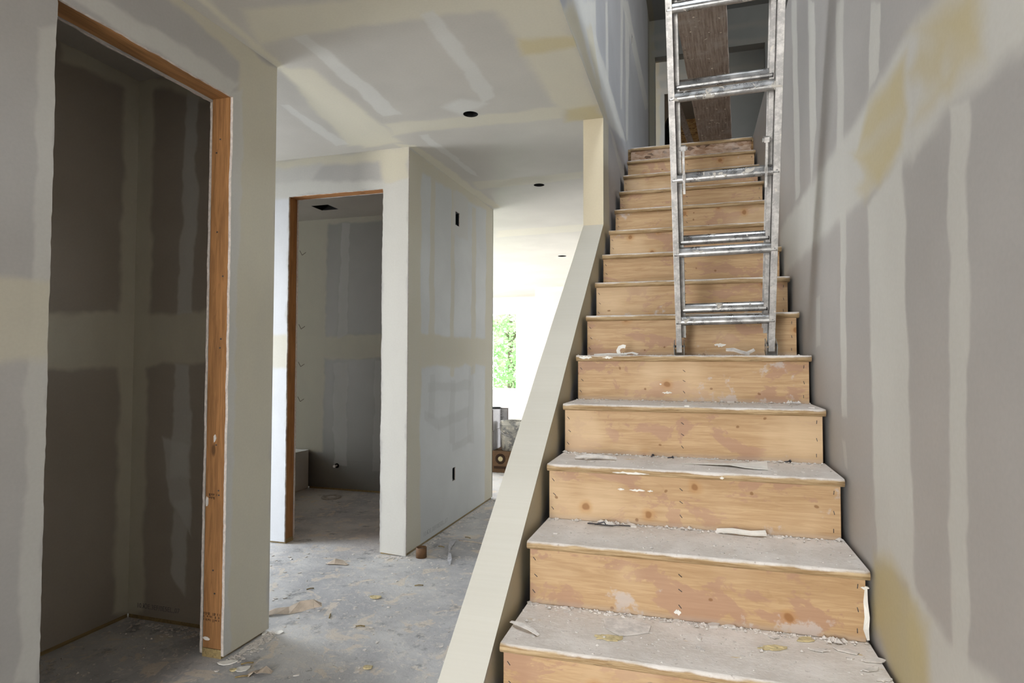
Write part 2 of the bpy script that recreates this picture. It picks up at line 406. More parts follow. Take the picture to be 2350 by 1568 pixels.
def osb(name, a, b, dust=None):
    k = NT(name, 0.7, 0.25)
    p = k.rnd(20)
    v = k.voro(k.scale(k.vmath('ADD', p, k.scale(k.noise(p, 9, 2, .5, 0, True), (.06, .06, .06))), (1.0, 1.0, 2.4)), 24, 1.0, out='Color')
    s = k.sep(v)
    g = k.noise(k.scale(p, (6, 6, 40)), 4, 3, 0.6)
    c = k.mix(s[0], a, b)
    c = k.mix(k.ramp(g, 0.4, 0.7, 0, 0.5), c, tuple(x * 0.5 for x in a))
    c = k.mix(k.ramp(s[1], 0.82, 0.9, 0, 0.8), c, tuple(x * 0.28 for x in a))
    if dust:
        c = k.mix(k.ramp(k.noise(p, 11, 4, 0.6), 0.45, 0.7, 0, 0.5), c, dust)
    k.color(c); k.bump(s[0], 0.3, 0.003)
    return k.m

def floor_mat():
    k = NT('dusty_subfloor', 0.7, 0.3)
    p = k.P
    a = k.noise(p, 2.2, 6, 0.62, 0.3)
    c = k.mix(k.ramp(a, 0.34, 0.66), (0.40, 0.40, 0.41), (0.58, 0.575, 0.565))
    f = k.noise(k.scale(p, (1, 1, 1)), 14, 5, 0.66, 0.6)
    c = k.mix(k.ramp(f, 0.53, 0.63, 0, 0.5), c, (0.66, 0.62, 0.56))
    spl = k.noise(k.vmath('ADD', p, (9, 3, 0)), 5.5, 4, 0.6, 0.9)
    c = k.mix(k.ramp(spl, 0.575, 0.63, 0, 0.7), c, (0.67, 0.59, 0.49))
    dk = k.noise(k.vmath('ADD', p, (3, 11, 0)), 7, 6, 0.7)
    c = k.mix(k.ramp(dk, 0.56, 0.70, 0, 0.75), c, (0.185, 0.185, 0.19))
    fl = k.noise(k.vmath('ADD', p, (1, 7, 0)), 34, 4, 0.65, 0.8)
    c = k.mix(k.ramp(fl, 0.60, 0.66, 0, 0.7), c, (0.70, 0.655, 0.59))
    c = k.mix(k.ramp(fl, 0.36, 0.31, 0, 0.55), c, (0.22, 0.21, 0.20))
    k.color(c)
    k.bump(k.noise(k.vmath('ADD', p, (1, 7, 0)), 34, 3, 0.65, 0.8), 0.4, 0.006)
    return k.m

def aluminium():
    k = NT('dusty_aluminium', 0.32, 0.5, 1.0)
    p = k.rnd(10)
    n = k.noise(p, 22, 4, 0.65)
    k.color(k.mix(k.ramp(n, 0.35, 0.7), (0.34, 0.34, 0.34), (0.54, 0.535, 0.525)))
    spl = k.math('ADD', k.math('MULTIPLY', k.noise(p, 38, 4, 0.62, 0.6), 0.6), k.math('MULTIPLY', k.noise(p, 9, 2, 0.5), 0.4))
    m = k.ramp(spl, 0.585, 0.615)
    dk = k.ramp(k.noise(k.scale(p, (1, 1, 0.4)), 12, 5, 0.75), 0.68, 0.80, 0, 0.3)
    k.put(k.b.inputs['Metallic'], k.math('SUBTRACT', 1.0, m, clamp=True))
    base = k.b.inputs['Base Color'].links[0].from_socket
    base = k.mix(dk, base, (0.10, 0.10, 0.10))
    k.color(k.mix(m, base, (0.55, 0.52, 0.47)))
    k.rough(k.math('ADD', k.ramp(n, 0.3, 0.7, 0.24, 0.38), k.math('MULTIPLY', m, 0.45)))
    k.bump(m, 0.5, 0.003)
    return k.m

def rail_metal():
    """mill finish rail under a coat of dust"""
    k = NT('chalky_aluminium_rail', 0.5, 0.4, 0.45)
    p = k.rnd(10)
    n = k.noise(k.scale(p, (1, 1, .5)), 26, 5, 0.7)
    c = k.mix(k.ramp(n, 0.38, 0.66), (0.42, 0.41, 0.40), (0.70, 0.68, 0.655))
    spl = k.noise(p, 30, 4, 0.65, 0.5)
    c = k.mix(k.ramp(spl, 0.62, 0.67, 0, 0.8), c, (0.74, 0.70, 0.64))
    dk = k.noise(k.scale(p, (1, 1, .3)), 9, 5, 0.75)
    c = k.mix(k.ramp(dk, 0.68, 0.80, 0, 0.75), c, (0.09, 0.09, 0.09))
    k.color(c)
    return k.m

def plank_mat():
    k = NT('weathered_plank', 0.8, 0.2)
    p = k.P
    g = k.noise(k.scale(p, (30, 1.6, 10)), 3, 4, 0.7)
    c = k.mix(k.ramp(g, 0.35, 0.7), (0.20, 0.15, 0.12), (0.35, 0.285, 0.235))
    m = k.noise(p, 7, 5, 0.65)
    c = k.mix(k.ramp(m, 0.45, 0.7, 0, 0.7), c, (0.36, 0.31, 0.27))
    s = k.noise(p, 34, 3, 0.6, 0.4)
    c = k.mix(k.ramp(s, 0.655, 0.70, 0, 0.85), c, (0.50, 0.43, 0.36))
    c = k.mix(k.ramp(s, 0.34, 0.28, 0, 0.7), c, (0.07, 0.05, 0.04))
    k.color(c); k.bump(m, 0.3, 0.004)
    return k.m

M = {}
for s_, ax_ in (('XD', (1, 2)), ('XCL', (1, 2)), ('YCL', (0, 2)), ('CE', (0, 1)), ('YB', (0, 2)), ('XB', (1, 2)), ('XL', (1, 2)), ('XR', (1, 2)), ('YBB', (0, 2))):
    M[s_] = drywall('drywall_' + {'XD': 'closet_front', 'XCL': 'closet_back', 'YCL': 'closet_end', 'CE': 'ceiling', 'YB': 'powder_room_front', 'XB': 'powder_room_side', 'XL': 'stair_side', 'XR': 'right', 'YBB': 'powder_room_back'}[s_], ax_, BANDS[s_], {'XB': (0.55, 0.56, 0.545), 'CE': (0.455, 0.43, 0.385), 'XR': (0.405, 0.39, 0.375), 'XCL': (0.375, 0.33, 0.275), 'YCL': (0.375, 0.33, 0.275), 'YBB': (0.165, 0.158, 0.142), 'XL': (0.39, 0.39, 0.40)}.get(s_, PAPER), {'YBB': 0.46, 'XCL': 1.05, 'YCL': 1.05, 'XL': 1.0}.get(s_, 1.0))  # closet paper, powder room back paper and mud darkened to paint in room shade
M['dry_x'] = drywall('drywall_other_x', (1, 2), [('C', .04, 1, [(-9, 0.85), (14, 0.85), (14, 1.12), (-9, 1.12)])])
M['dry_y'] = drywall('drywall_other_y', (0, 2), [('C', .04, 1, [(-9, 0.85), (14, 0.85), (14, 1.12), (-9, 1.12)]), ('C', .04, 1, [(-9, 2.28), (9, 2.28), (9, 2.6), (-9, 2.6)])])
M['dry_up'] = drywall('drywall_upper_floor', (0, 2), [('C', .03, 1, [(-.4, 2), (.04, 2), (.04, 6), (-.4, 6)]), ('W', .05, .9, [(0, 4.66), (4, 4.66), (4, 4.74), (0, 4.74)]), ('W', .05, .9, [(0, 4.86), (4, 4.86), (4, 4.93), (0, 4.93)])], (0.21, 0.215, 0.21), 0.45)  # upper floor dimness put into the colour: paper and mud darkened
M['mud'] = drywall('joint_compound_coat', (1, 2), [('C', .1, .35, [(-9, -2), (14, -2), (14, 9), (-9, 9)])], (0.60, 0.585, 0.53))
M['mud_end'] = drywall('fresh_joint_compound', (0, 2), [('C', .1, .3, [(-9, -2), (14, -2), (14, 9), (-9, 9)]), ], (0.64, 0.55, 0.38))
M['gypsum'] = plain('gypsum_edge', (0.58, 0.52, 0.475), 0.9, 0.1, 0, 60, 0.15, 0.4)
M['stud'] = timber('jamb_lumber', (0.32, 0.155, 0.058), 2)
M['header'] = timber('header_lumber', (0.36, 0.18, 0.072), 1)
M['header_x'] = timber('header_lumber_crosswise', (0.36, 0.165, 0.06), 0)
M['plate'] = timber('plate_lumber', (0.30, 0.22, 0.10), 1)
M['riser'] = riser_board()
M['tread'] = tread_board()
M['osb_riser'] = osb('strand_board_riser', (0.34, 0.20, 0.12), (0.58, 0.43, 0.32), (0.50, 0.42, 0.37))
M['osb'] = osb('strand_board', (0.22, 0.115, 0.045), (0.40, 0.25, 0.11))
M['floor'] = floor_mat()
M['alu'] = aluminium()
M['rail'] = rail_metal()
M['steel'] = plain('zinc_steel', (0.50, 0.50, 0.49), 0.4, 0.5, 0.8, 30, 0.25)
M['rubber'] = plain('green_rubber', (0.10, 0.17, 0.15), 0.8, 0.2, 0, 30, 0.25)
M['plank'] = plank_mat()
M['black'] = plain('black_hole_paint', (0.012, 0.012, 0.012), 0.7, 0.2)
M['boxblue'] = plain('outlet_box_plastic', (0.016, 0.020, 0.022), 0.5, 0.4)
M['staple'] = plain('staple_wire', (0.07, 0.07, 0.08), 0.45, 0.5, 0.6)
M['ink'] = plain('grey_ink', (0.20, 0.19, 0.185), 0.8, 0.1)
M['inkpale'] = plain('faded_ink', (0.40, 0.41, 0.40), 0.8, 0.1)
M['inkdark'] = plain('black_ink', (0.05, 0.03, 0.02), 0.8, 0.1)
M['crumb'] = plain('plaster_crumb', (0.66, 0.62, 0.58), 0.9, 0.1, 0, 40, 0.15, 0.4)
M['paperw'] = plain('torn_paper', (0.82, 0.80, 0.75), 0.8, 0.2, 0, 20, 0.08)
M['paperb'] = plain('brown_torn_paper', (0.56, 0.47, 0.38), 0.8, 0.2, 0, 20, 0.15)
M['papero'] = plain('orange_backed_paper', (0.55, 0.32, 0.18), 0.8, 0.2, 0, 20, 0.15)
M['yellow'] = plain('yellow_glue', (0.56, 0.47, 0.27), 0.7, 0.3, 0, 50, 0.25, 0.5)
M['tapeg'] = plain('grey_tape', (0.42, 0.42, 0.44), 0.6, 0.3, 0, 40, 0.2)
M['brown'] = plain('brown_tube', (0.13, 0.068, 0.03), 0.6, 0.3, 0, 30, 0.15)
M['carton'] = plain('brown_cardboard', (0.15, 0.09, 0.05), 0.8, 0.2, 0, 20, 0.12)
M['cartonw'] = plain('printed_white_carton', (0.46, 0.45, 0.46), 0.7, 0.3, 0, 20, 0.1)
M['cartone'] = plain('carton_edge', (0.13, 0.10, 0.085), 0.8, 0.2)
M['tub'] = plain('white_tub_enamel', (0.62, 0.64, 0.63), 0.2, 0.5, 0, 5, 0.03)
M['pipe'] = plain('white_pipe', (0.7, 0.7, 0.68), 0.4, 0.4)
M['flange'] = plain('dusty_flange', (0.40, 0.38, 0.35), 0.7, 0.3, 0, 30, 0.2)
M['trunk'] = plain('bark', (0.16, 0.12, 0.09), 0.9, 0.1, 0, 20, 0.3)
def leaf_mat():
    k = NT('leaf_green', 0.6, 0.2)
    n = k.noise(k.P, 2, 3, 0.6)
    c = k.mix(k.ramp(n, 0.35, 0.65), (0.27, 0.45, 0.20), (0.46, 0.62, 0.34))
    k.color(c)
    tr = k.n.new('ShaderNodeBsdfTranslucent'); k.l.new(c, tr.inputs[0])
    mx = k.n.new('ShaderNodeMixShader'); mx.inputs[0].default_value = 0.5
    k.l.new(k.b.outputs[0], mx.inputs[1]); k.l.new(tr.outputs[0], mx.inputs[2])
    k.l.new(mx.outputs[0], k.n['Material Output'].inputs[0])
    return k.m
M['leaf'] = leaf_mat()
M['grass'] = plain('grass_green', (0.15, 0.27, 0.08), 0.9, 0.1, 0, 3, 0.3)
M['frame'] = plain('white_window_frame', (0.8, 0.8, 0.8), 0.4, 0.4)
M['cap'] = plain('bottle_cap_blue', (0.35, 0.45, 0.6), 0.3, 0.5)
def bag_mat():
    k = NT('black_plastic_sheet', 0.16, 0.6)
    k.color((0.008, 0.008, 0.009))
    return k.m
M['bag'] = bag_mat()
def bucket_mat():
    k = NT('smeared_bucket', 0.6, 0.3)
    n = k.noise(k.P, 9, 5, 0.65, 0.5)
    c = k.mix(k.ramp(n, 0.5, 0.56), (0.50, 0.49, 0.44), (0.28, 0.28, 0.275))
    n2 = k.noise(k.P, 16, 4, 0.65)
    k.color(k.mix(k.ramp(n2, 0.52, 0.6), c, (0.66, 0.63, 0.55)))
    return k.m
M['bucket'] = bucket_mat()
def glass_mat():
    k = NT('window_glass', 0.02, 0.5)
    tr = k.n.new('ShaderNodeBsdfTransparent'); gl = k.n.new('ShaderNodeBsdfGlossy'); gl.inputs['Roughness'].default_value = 0.02
    fr = k.n.new('ShaderNodeFresnel'); fr.inputs[0].default_value = 1.45
    mx = k.n.new('ShaderNodeMixShader')
    k.l.new(fr.outputs[0], mx.inputs[0]); k.l.new(tr.outputs[0], mx.inputs[1]); k.l.new(gl.outputs[0], mx.inputs[2])
    k.l.new(mx.outputs[0], k.n['Material Output'].inputs[0])
    return k.m
M['glass'] = glass_mat()

# ---------------------------------------------------------------- geometry helpers
def obj(name, bm, mats, parent=None, loc=None, **props):
    me = bpy.data.meshes.new(name)
    bm.normal_update()
    bm.to_mesh(me); bm.free()
    for m in (mats if isinstance(mats, (list, tuple)) else [mats]):
        me.materials.append(M[m] if isinstance(m, str) else m)
    o = bpy.data.objects.new(name, me)
    COL.objects.link(o)
    if loc is not None: o.location = loc
    if parent is not None: o.parent = parent
    for k_, v_ in props.items(): o[k_] = v_
    return o

def struct(name, bm, mats, parent=None):
    o = obj(name, bm, mats, parent)
    if parent is None: o['kind'] = 'structure'
    return o

def thing(name, label, cat, loc=(0, 0, 0), rot=(0, 0, 0), group=None):
    o = bpy.data.objects.new(name, None)
    o.empty_display_size = 0.1
    COL.objects.link(o)
    o.location = loc; o.rotation_euler = rot
    o['label'] = label; o['category'] = cat
    if group: o['group'] = group
    return o

def tag(o, label, cat, group=None):
    o['label'] = label; o['category'] = cat
    if group: o['group'] = group
    return o

def copy_tree(o, parent=None):
    c = o.copy(); COL.objects.link(c); c.parent = parent
    for ch in list(o.children): copy_tree(ch, c)
    return c

def box(bm, x0, x1, y0, y1, z0, z1, mi=0):
    v = [bm.verts.new(p) for p in ((x0, y0, z0), (x1, y0, z0), (x1, y1, z0), (x0, y1, z0), (x0, y0, z1), (x1, y0, z1), (x1, y1, z1), (x0, y1, z1))]
    for f in ((0, 3, 2, 1), (4, 5, 6, 7), (0, 1, 5, 4), (1, 2, 6, 5), (2, 3, 7, 6), (3, 0, 4, 7)):
        bm.faces.new([v[i] for i in f]).material_index = mi
    return v

def B(*boxes):
    bm = bmesh.new()
    for b in boxes: box(bm, *b)
    return bm

def bevel(bm, w, seg=2, edges=None):
    bmesh.ops.bevel(bm, geom=edges if edges is not None else bm.edges[:], offset=w, segments=seg, affect='EDGES', profile=0.5)
    return bm

def prism(bm, pts, axis, lo, hi, mi=0, mside=None):
    """outline in the plane across axis (0: y,z  1: x,z  2: x,y), extruded lo..hi"""
    def P(p, t):
        return ((t, p[0], p[1]), (p[0], t, p[1]), (p[0], p[1], t))[axis]
    a = [bm.verts.new(P(p, lo)) for p in pts]
    b = [bm.verts.new(P(p, hi)) for p in pts]
    n = len(pts)
    fs = [bm.faces.new(a), bm.faces.new(b)]
    for f in fs: f.material_index = mi
    sides = []
    for i in range(n):
        f = bm.faces.new((a[i], a[(i + 1) % n], b[(i + 1) % n], b[i]))
        f.material_index = mi if mside is None else mside
        sides.append(f)
    bmesh.ops.recalc_face_normals(bm, faces=fs + sides)
    return fs, sides

def ragged(p0, p1, amp=0.0025, step=0.02):
    """cut board edge from p0 to p1, both ends kept"""
    L = math.hypot(p1[0] - p0[0], p1[1] - p0[1])
    n = max(2, int(L / step))
    nx, ny = -(p1[1] - p0[1]) / L, (p1[0] - p0[0]) / L
    out = [p0]
    sd = rng.random() * 50
    for i in range(1, n):
        t = i / n
        j = mnoise.noise((t * L * 6 + sd, 0.3, 0)) * amp * 1.6 + rng.uniform(-amp, amp) * .6
        out.append((p0[0] + (p1[0] - p0[0]) * t + nx * j, p0[1] + (p1[1] - p0[1]) * t + ny * j))
    return out

def tube(bm, pts, r, seg=8, cap=True, mi=0):
    rings = []
    for i, p in enumerate(pts):
        p = Vector(p)
        d = Vector(pts[min(i + 1, len(pts) - 1)]) - Vector(pts[max(i - 1, 0)])
        d.normalize()
        a = d.cross(Vector((0, 0, 1)) if abs(d.z) < .9 else Vector((1, 0, 0))).normalized()
        b = d.cross(a)
        rr = r[i] if isinstance(r, (list, tuple)) else r
        rings.append([bm.verts.new(p + (a * math.cos(2 * math.pi * j / seg) + b * math.sin(2 * math.pi * j / seg)) * rr) for j in range(seg)])
    for i in range(len(rings) - 1):
        for j in range(seg):
            f = bm.faces.new((rings[i][j], rings[i][(j + 1) % seg], rings[i + 1][(j + 1) % seg], rings[i + 1][j]))
            f.smooth = True; f.material_index = mi
    if cap:
        bm.faces.new(rings[0][::-1]).material_index = mi
        bm.faces.new(rings[-1]).material_index = mi
    return bm

def lathe(bm, prof, seg=24, cx=0, cy=0, mi=0):
    rings = []
    for r, z in prof:
        rings.append([bm.verts.new((cx + r * math.cos(2 * math.pi * j / seg), cy + r * math.sin(2 * math.pi * j / seg), z)) for j in range(seg)])
    for i in range(len(rings) - 1):
        for j in range(seg):
            f = bm.faces.new((rings[i][j], rings[i][(j + 1) % seg], rings[i + 1][(j + 1) % seg], rings[i + 1][j]))
            f.smooth = True; f.material_index = mi
    return rings

def ribbon(bm, pts, w, t=0.0012, up=None, mi=0):
    """thin strip along 3D points, width w (number or list) across `up` x direction"""
    n = len(pts); L = []; 
    for i, p in enumerate(pts):
        p = Vector(p)
        d = (Vector(pts[min(i + 1, n - 1)]) - Vector(pts[max(i - 1, 0)])).normalized()
        u = Vector(up[i]) if isinstance(up, list) else Vector(up or (0, 0, 1))
        s = d.cross(u).normalized(); nn = s.cross(d).normalized()
        ww = (w[i] if isinstance(w, (list, tuple)) else w) * .5
        L.append([bm.verts.new(p - s * ww), bm.verts.new(p + s * ww), bm.verts.new(p + s * ww + nn * t), bm.verts.new(p - s * ww + nn * t)])
    for i in range(n - 1):
        for j in range(4):
            bm.faces.new((L[i][j], L[i][(j + 1) % 4], L[i + 1][(j + 1) % 4], L[i + 1][j])).material_index = mi
    bm.faces.new(L[0][::-1]).material_index = mi; bm.faces.new(L[-1]).material_index = mi
    bmesh.ops.recalc_face_normals(bm, faces=bm.faces[:])
    return bm

def chip(bm, x, y, z, sx, sy, h, a=0.0, n=7, tilt=0.0, mi=0, jag=0.3):
    """flat irregular flake lying at x, y, z"""
    ca, sa = math.cos(a), math.sin(a)
    lo, hi = [], []
    for i in range(n):
        t = 2 * math.pi * i / n
        k = 1 + rng.uniform(-jag, jag)
        px, py = math.cos(t) * sx * k, math.sin(t) * sy * k
        zz = z + abs(px) * tilt
        X, Y = x + px * ca - py * sa, y + px * sa + py * ca
        lo.append(bm.verts.new((X, Y, zz))); hi.append(bm.verts.new((X, Y, zz + h)))
    bm.faces.new(lo[::-1]).material_index = mi
    bm.faces.new(hi).material_index = mi
    for i in range(n):
        bm.faces.new((lo[i], lo[(i + 1) % n], hi[(i + 1) % n], hi[i])).material_index = mi

def lump(bm, x, y, z, r, flat=0.7, mi=0):
    """small crumb: a jittered octahedron sitting on z"""
    P = [(1, 0, 0), (-1, 0, 0), (0, 1, 0), (0, -1, 0), (0, 0, 1), (0, 0, -1)]
    a = rng.uniform(0, 6.28); ca, sa = math.cos(a), math.sin(a)
    V = []
    for p in P:
        k = r * rng.uniform(0.65, 1.35)
        px, py, pz = p[0] * k, p[1] * k, p[2] * k * flat
        V.append(bm.verts.new((x + px * ca - py * sa, y + px * sa + py * ca, max(z, z + r * flat * .55 + pz))))
    for f in ((0, 2, 4), (2, 1, 4), (1, 3, 4), (3, 0, 4), (2, 0, 5), (1, 2, 5), (3, 1, 5), (0, 3, 5)):
        bm.faces.new([V[i] for i in f]).material_index = mi

def cut(o, cutters):
    """holes cut for good (boolean, applied)"""
    for i, c in enumerate(cutters):
        md = o.modifiers.new('hole%d' % i, 'BOOLEAN')
        md.operation = 'DIFFERENCE'; md.solver = 'EXACT'; md.object = c
    dg = bpy.context.evaluated_depsgraph_get(); dg.update()
    me = bpy.data.meshes.new_from_object(o.evaluated_get(dg))
    o.modifiers.clear()
    o.data = me
    for c in cutters:
        m_ = c.data; bpy.data.objects.remove(c); bpy.data.meshes.remove(m_)

def text_mesh(name, body, size, mat, parent, matrix, thick=0.0004, sx=1.0):
    cu = bpy.data.curves.new(name, 'FONT'); cu.body = body; cu.size = size; cu.extrude = thick
    cu.resolution_u = 2
    t = bpy.data.objects.new(name, cu); COL.objects.link(t)
    dg = bpy.context.evaluated_depsgraph_get(); dg.update()
    me = bpy.data.meshes.new_from_object(t.evaluated_get(dg))
    bpy.data.objects.remove(t); bpy.data.curves.remove(cu)
    me.transform(matrix @ Matrix.Diagonal((sx, 1, 1, 1)))
    me.materials.clear(); me.materials.append(M[mat])
    o = bpy.data.objects.new(name, me); COL.objects.link(o)
    o.parent = parent
    return o

# ---------------------------------------------------------------- floor, ceilings
floor = struct('floor', B((-6.6, 5, -4.7, 13, ZF - 0.2, ZF)), 'floor')

bm = bmesh.new()   # lower ceiling board, notched along the stair well
prism(bm, [(-6.6, -4.7), (XL + .0005, -4.7), (XL + .0005, 2.33), (-XW + .002, 2.33), (-XW + .002, 6.05), (4.6, 6.05), (4.6, 13), (-6.6, 13)], 2, ZC, ZC + 0.0127)
ceiling = struct('ceiling', bm, 'CE')
CANS = [(-0.766, 2.058, 0.045), (-0.734, 3.577, 0.045), (-1.265, 6.982, 0.06)]
def cyl_cut(x, y, r):
    b = bmesh.new(); lathe(b, [(r, ZC - .05), (r, ZC + .05)], 28, x, y)
    bmesh.ops.holes_fill(b, edges=b.edges[:]); bmesh.ops.recalc_face_normals(b, faces=b.faces[:])
    return obj('cutter', b, 'black')
cut(ceiling, [cyl_cut(*c) for c in CANS] + [obj('cutter', B((-2.965, -2.78, 3.64, 3.825, ZC - .05, ZC + .05)), 'black')])

bm = bmesh.new()   # floor structure above
box(bm, -6.6, XL - .12, -4.7, 13, ZC + 0.17, ZU - 0.001)
box(bm, 1.056, 4.6, -1.2, 13, ZC + 0.0127, ZU - 0.001)
box(bm, XL + .001, XR - .001, 3.74, 6.3, ZC + 0.17, ZU - 0.03)
floor_up = struct('floor_upper', bm, 'osb')
ceiling_up = struct('ceiling_upper', B((-2.6, 0.04, -4.8, 10.2, ZU2, ZU2 + 0.1), (0.96, 4.2, -4.8, 10.2, ZU2, ZU2 + 0.1), (0.04, 0.96, -4.8, -1.12, ZU2, ZU2 + 0.1), (0.04, 0.96, .42, 10.2, ZU2, ZU2 + 0.1)), 'dry_up')  # gap left for the added overhead lamp

# ---------------------------------------------------------------- closet wall on the left, with its door opening
D0, D1, DT = 0.163, 0.950, 2.105
bm = bmesh.new()
ZS = ZF + 0.014
for x0, x1, yl, yr in ((XD - DW, XD, -4.7, YD), (-1.6127, -1.600, -4.7, YCL)):
    j = 0.0 if x1 == XD else 0.006
    prism(bm, [(yl, ZS), *ragged((D0, ZS), (D0, DT), .0028), *ragged((D0, DT), (D1 + j, DT - j), .003), *ragged((D1 + j, DT - j), (D1 + j * .4, ZS), .0024), (D1 + j * .4, ZS), (yr, ZS), (yr, ZC), (yl, ZC)], 0, x0, x1, 0, 1)
wall_closet = struct('wall_closet', bm, ['XD', 'gypsum'])
struct('framing', B((-1.600, XD - DW, -4.7, D0 - .04, ZF + .038, ZC), (-1.600, XD - DW, D1 + .04, YCL, ZF + .038, ZC), (-1.600, XD - DW, D0 - .04, D1 + .04, DT + .04, ZC)), 'stud', wall_closet)
bm = B((-1.598, XD - DW - .001, D1 + .001, D1 + .039, ZF + .039, DT + .039))
stud_r = struct('jamb_stud', bevel(bm, .003, 1), 'stud', wall_closet)
struct('jamb_stud', bevel(B((-1.598, XD - DW - .001, D0 - .039, D0 - .001, ZF + .039, DT + .039)), .003, 1), 'stud', wall_closet)
struct('header_board', bevel(B((-1.598, XD - DW - .001, D0 - .002, D1 + .002, DT + .001, DT + .039)), .003, 1), 'header', wall_closet)
struct('bottom_plate', B((-1.600, XD - DW - .002, D1 + .002, YD - .014, ZF, ZF + .038), (-1.600, XD - DW - .002, -4.7, D0 - .002, ZF, ZF + .038)), 'plate', wall_closet)
# nail heads and splashes on the jamb
bm = bmesh.new()
for z in (1.92, 1.86, 1.5, 1.3, 1.02, .98, .55, .35, .33, .0, -.1):
    y = D1 + .0005
    x = -1.55 + rng.uniform(-.03, .03)
    box(bm, x - .003, x + .003, y - .0015, y + .002, z - .003, z + .003)
struct('nail', bm, 'staple', wall_closet)['kind'] = 'stuff'
bm = bmesh.new()
for x, z, w, h in ((-1.585, .30, .010, .022), (-1.575, -.30, .022, .009), (-1.55, .58, .008, .02)):
    pts = [(x + math.cos(t * .7) * w * rng.uniform(.6, 1.2), z + math.sin(t * .7) * h * rng.uniform(.6, 1.2)) for t in range(9)]
    prism(bm, pts, 1, D1 - .0012, D1 + .002)
struct('compound_splash', bm, 'crumb', wall_closet)['kind'] = 'stuff'
bm = bmesh.new()   # illegible mill stamp near the foot and higher up: only bars of ink remain
for zc_, n_ in ((-.185, 15), (.335, 9)):
    for r_ in range(3 if n_ > 10 else 2):
        for i in range(n_):
            if rng.random() < .3: continue
            x = -1.594 + i * .0062 * (1 if n_ > 10 else .8) + (0 if n_ > 10 else .018)
            box(bm, x, x + rng.choice((.0016, .0026, .0036)), D1 + .0001, D1 + .002, zc_ - r_ * .014 - rng.uniform(.006, .0125), zc_ - r_ * .014)
struct('mill_stamp', bm, 'inkdark', wall_closet)['kind'] = 'stuff'

# closet inside
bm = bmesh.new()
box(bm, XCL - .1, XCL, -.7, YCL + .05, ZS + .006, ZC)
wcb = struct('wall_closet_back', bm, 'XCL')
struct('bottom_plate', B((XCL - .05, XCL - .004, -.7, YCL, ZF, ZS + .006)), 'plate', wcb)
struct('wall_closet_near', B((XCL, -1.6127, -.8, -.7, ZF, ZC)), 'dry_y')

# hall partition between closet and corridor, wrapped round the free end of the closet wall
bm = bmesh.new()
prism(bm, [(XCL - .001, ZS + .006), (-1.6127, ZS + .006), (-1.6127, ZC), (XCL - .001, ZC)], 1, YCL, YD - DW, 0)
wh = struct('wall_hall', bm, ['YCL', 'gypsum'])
bm = B((-3.7, XD - DW, YD - DW, YD, ZS, ZC))
box(bm, -3.7, XCL - .1, YCL, YD - DW, ZS, ZC)
struct('hall_face', bm, 'dry_y', wh)
struct('bottom_plate', B((-2.27, -1.615, YCL + .004, YD - DW - .02, ZF, ZS + .006)), 'plate', wh)
mat_t = Matrix.Translation((-2.215, YCL - .0006, -.322)) @ Matrix.Rotation(math.pi / 2, 4, 'X')
text_mesh('board_stamp', '10.\u042eE.3EF/0E5EL.,07', .034, 'ink', wh, mat_t, .0003, .92)

# far end of the corridor with an outer door opening
bm = B((-3.72, -3.62, YD - .1, YD + .12, ZF, ZC), (-3.72, -3.62, YB - .1, YB + .1, ZF, ZC), (-3.72, -3.62, YD + .12, YB - .1, 1.75, ZC))
struct('wall_hall_end', bm, 'dry_x')

# ---------------------------------------------------------------- powder room block
P0, P1, PT = -2.311, -1.556, 2.107
bm = bmesh.new()
for y0, y1 in ((YB, YB + DW), (YB + .1, YB + .1127)):
    front = y0 == YB
    prism(bm, [(-3.72, ZS), *ragged((P0, ZS), (P0, PT), .0026), *ragged((P0, PT), (P1, PT), .0022), *ragged((P1, PT), (P1, ZS), .003), (P1, ZS), ((XB if front else XB - .1), ZS - (.012 if front else 0)), ((XB if front else XB - .1), ZC), (-3.72, ZC)], 1, y0, y1, 0, 1)
wall_pf = struct('wall_powder_front', bm, ['YB', 'gypsum'])
struct('framing', B((-3.72, P0 - .04, YB + DW, YB + .1, ZF + .03, ZC), (P1 + .04, XB - DW, YB + DW, YB + .1, ZF + .03, ZC), (P0 - .04, P1 + .04, YB + DW, YB + .1, PT + .04, ZC)), 'stud', wall_pf)
struct('jamb_stud', bevel(B((P0 - .039, P0 - .001, YB + DW + .001, YB + .099, ZF + .03, PT + .039)), .002, 1), 'stud', wall_pf)
struct('jamb_stud', bevel(B((P1 + .001, P1 + .039, YB + DW + .001, YB + .099, ZF + .03, PT + .039)), .002, 1), 'stud', wall_pf)
struct('header_board', bevel(B((P0 - .002, P1 + .002, YB + DW + .001, YB + .099, PT + .001, PT + .039)), .002, 1), 'header_x', wall_pf)
struct('bottom_plate', B((-3.72, P0 - .001, YB + DW + .002, YB + .1, ZF, ZF + .03), (P1 + .001, XB - .02, YB + DW + .002, YB + .1, ZF, ZF + .03)), 'plate', wall_pf)

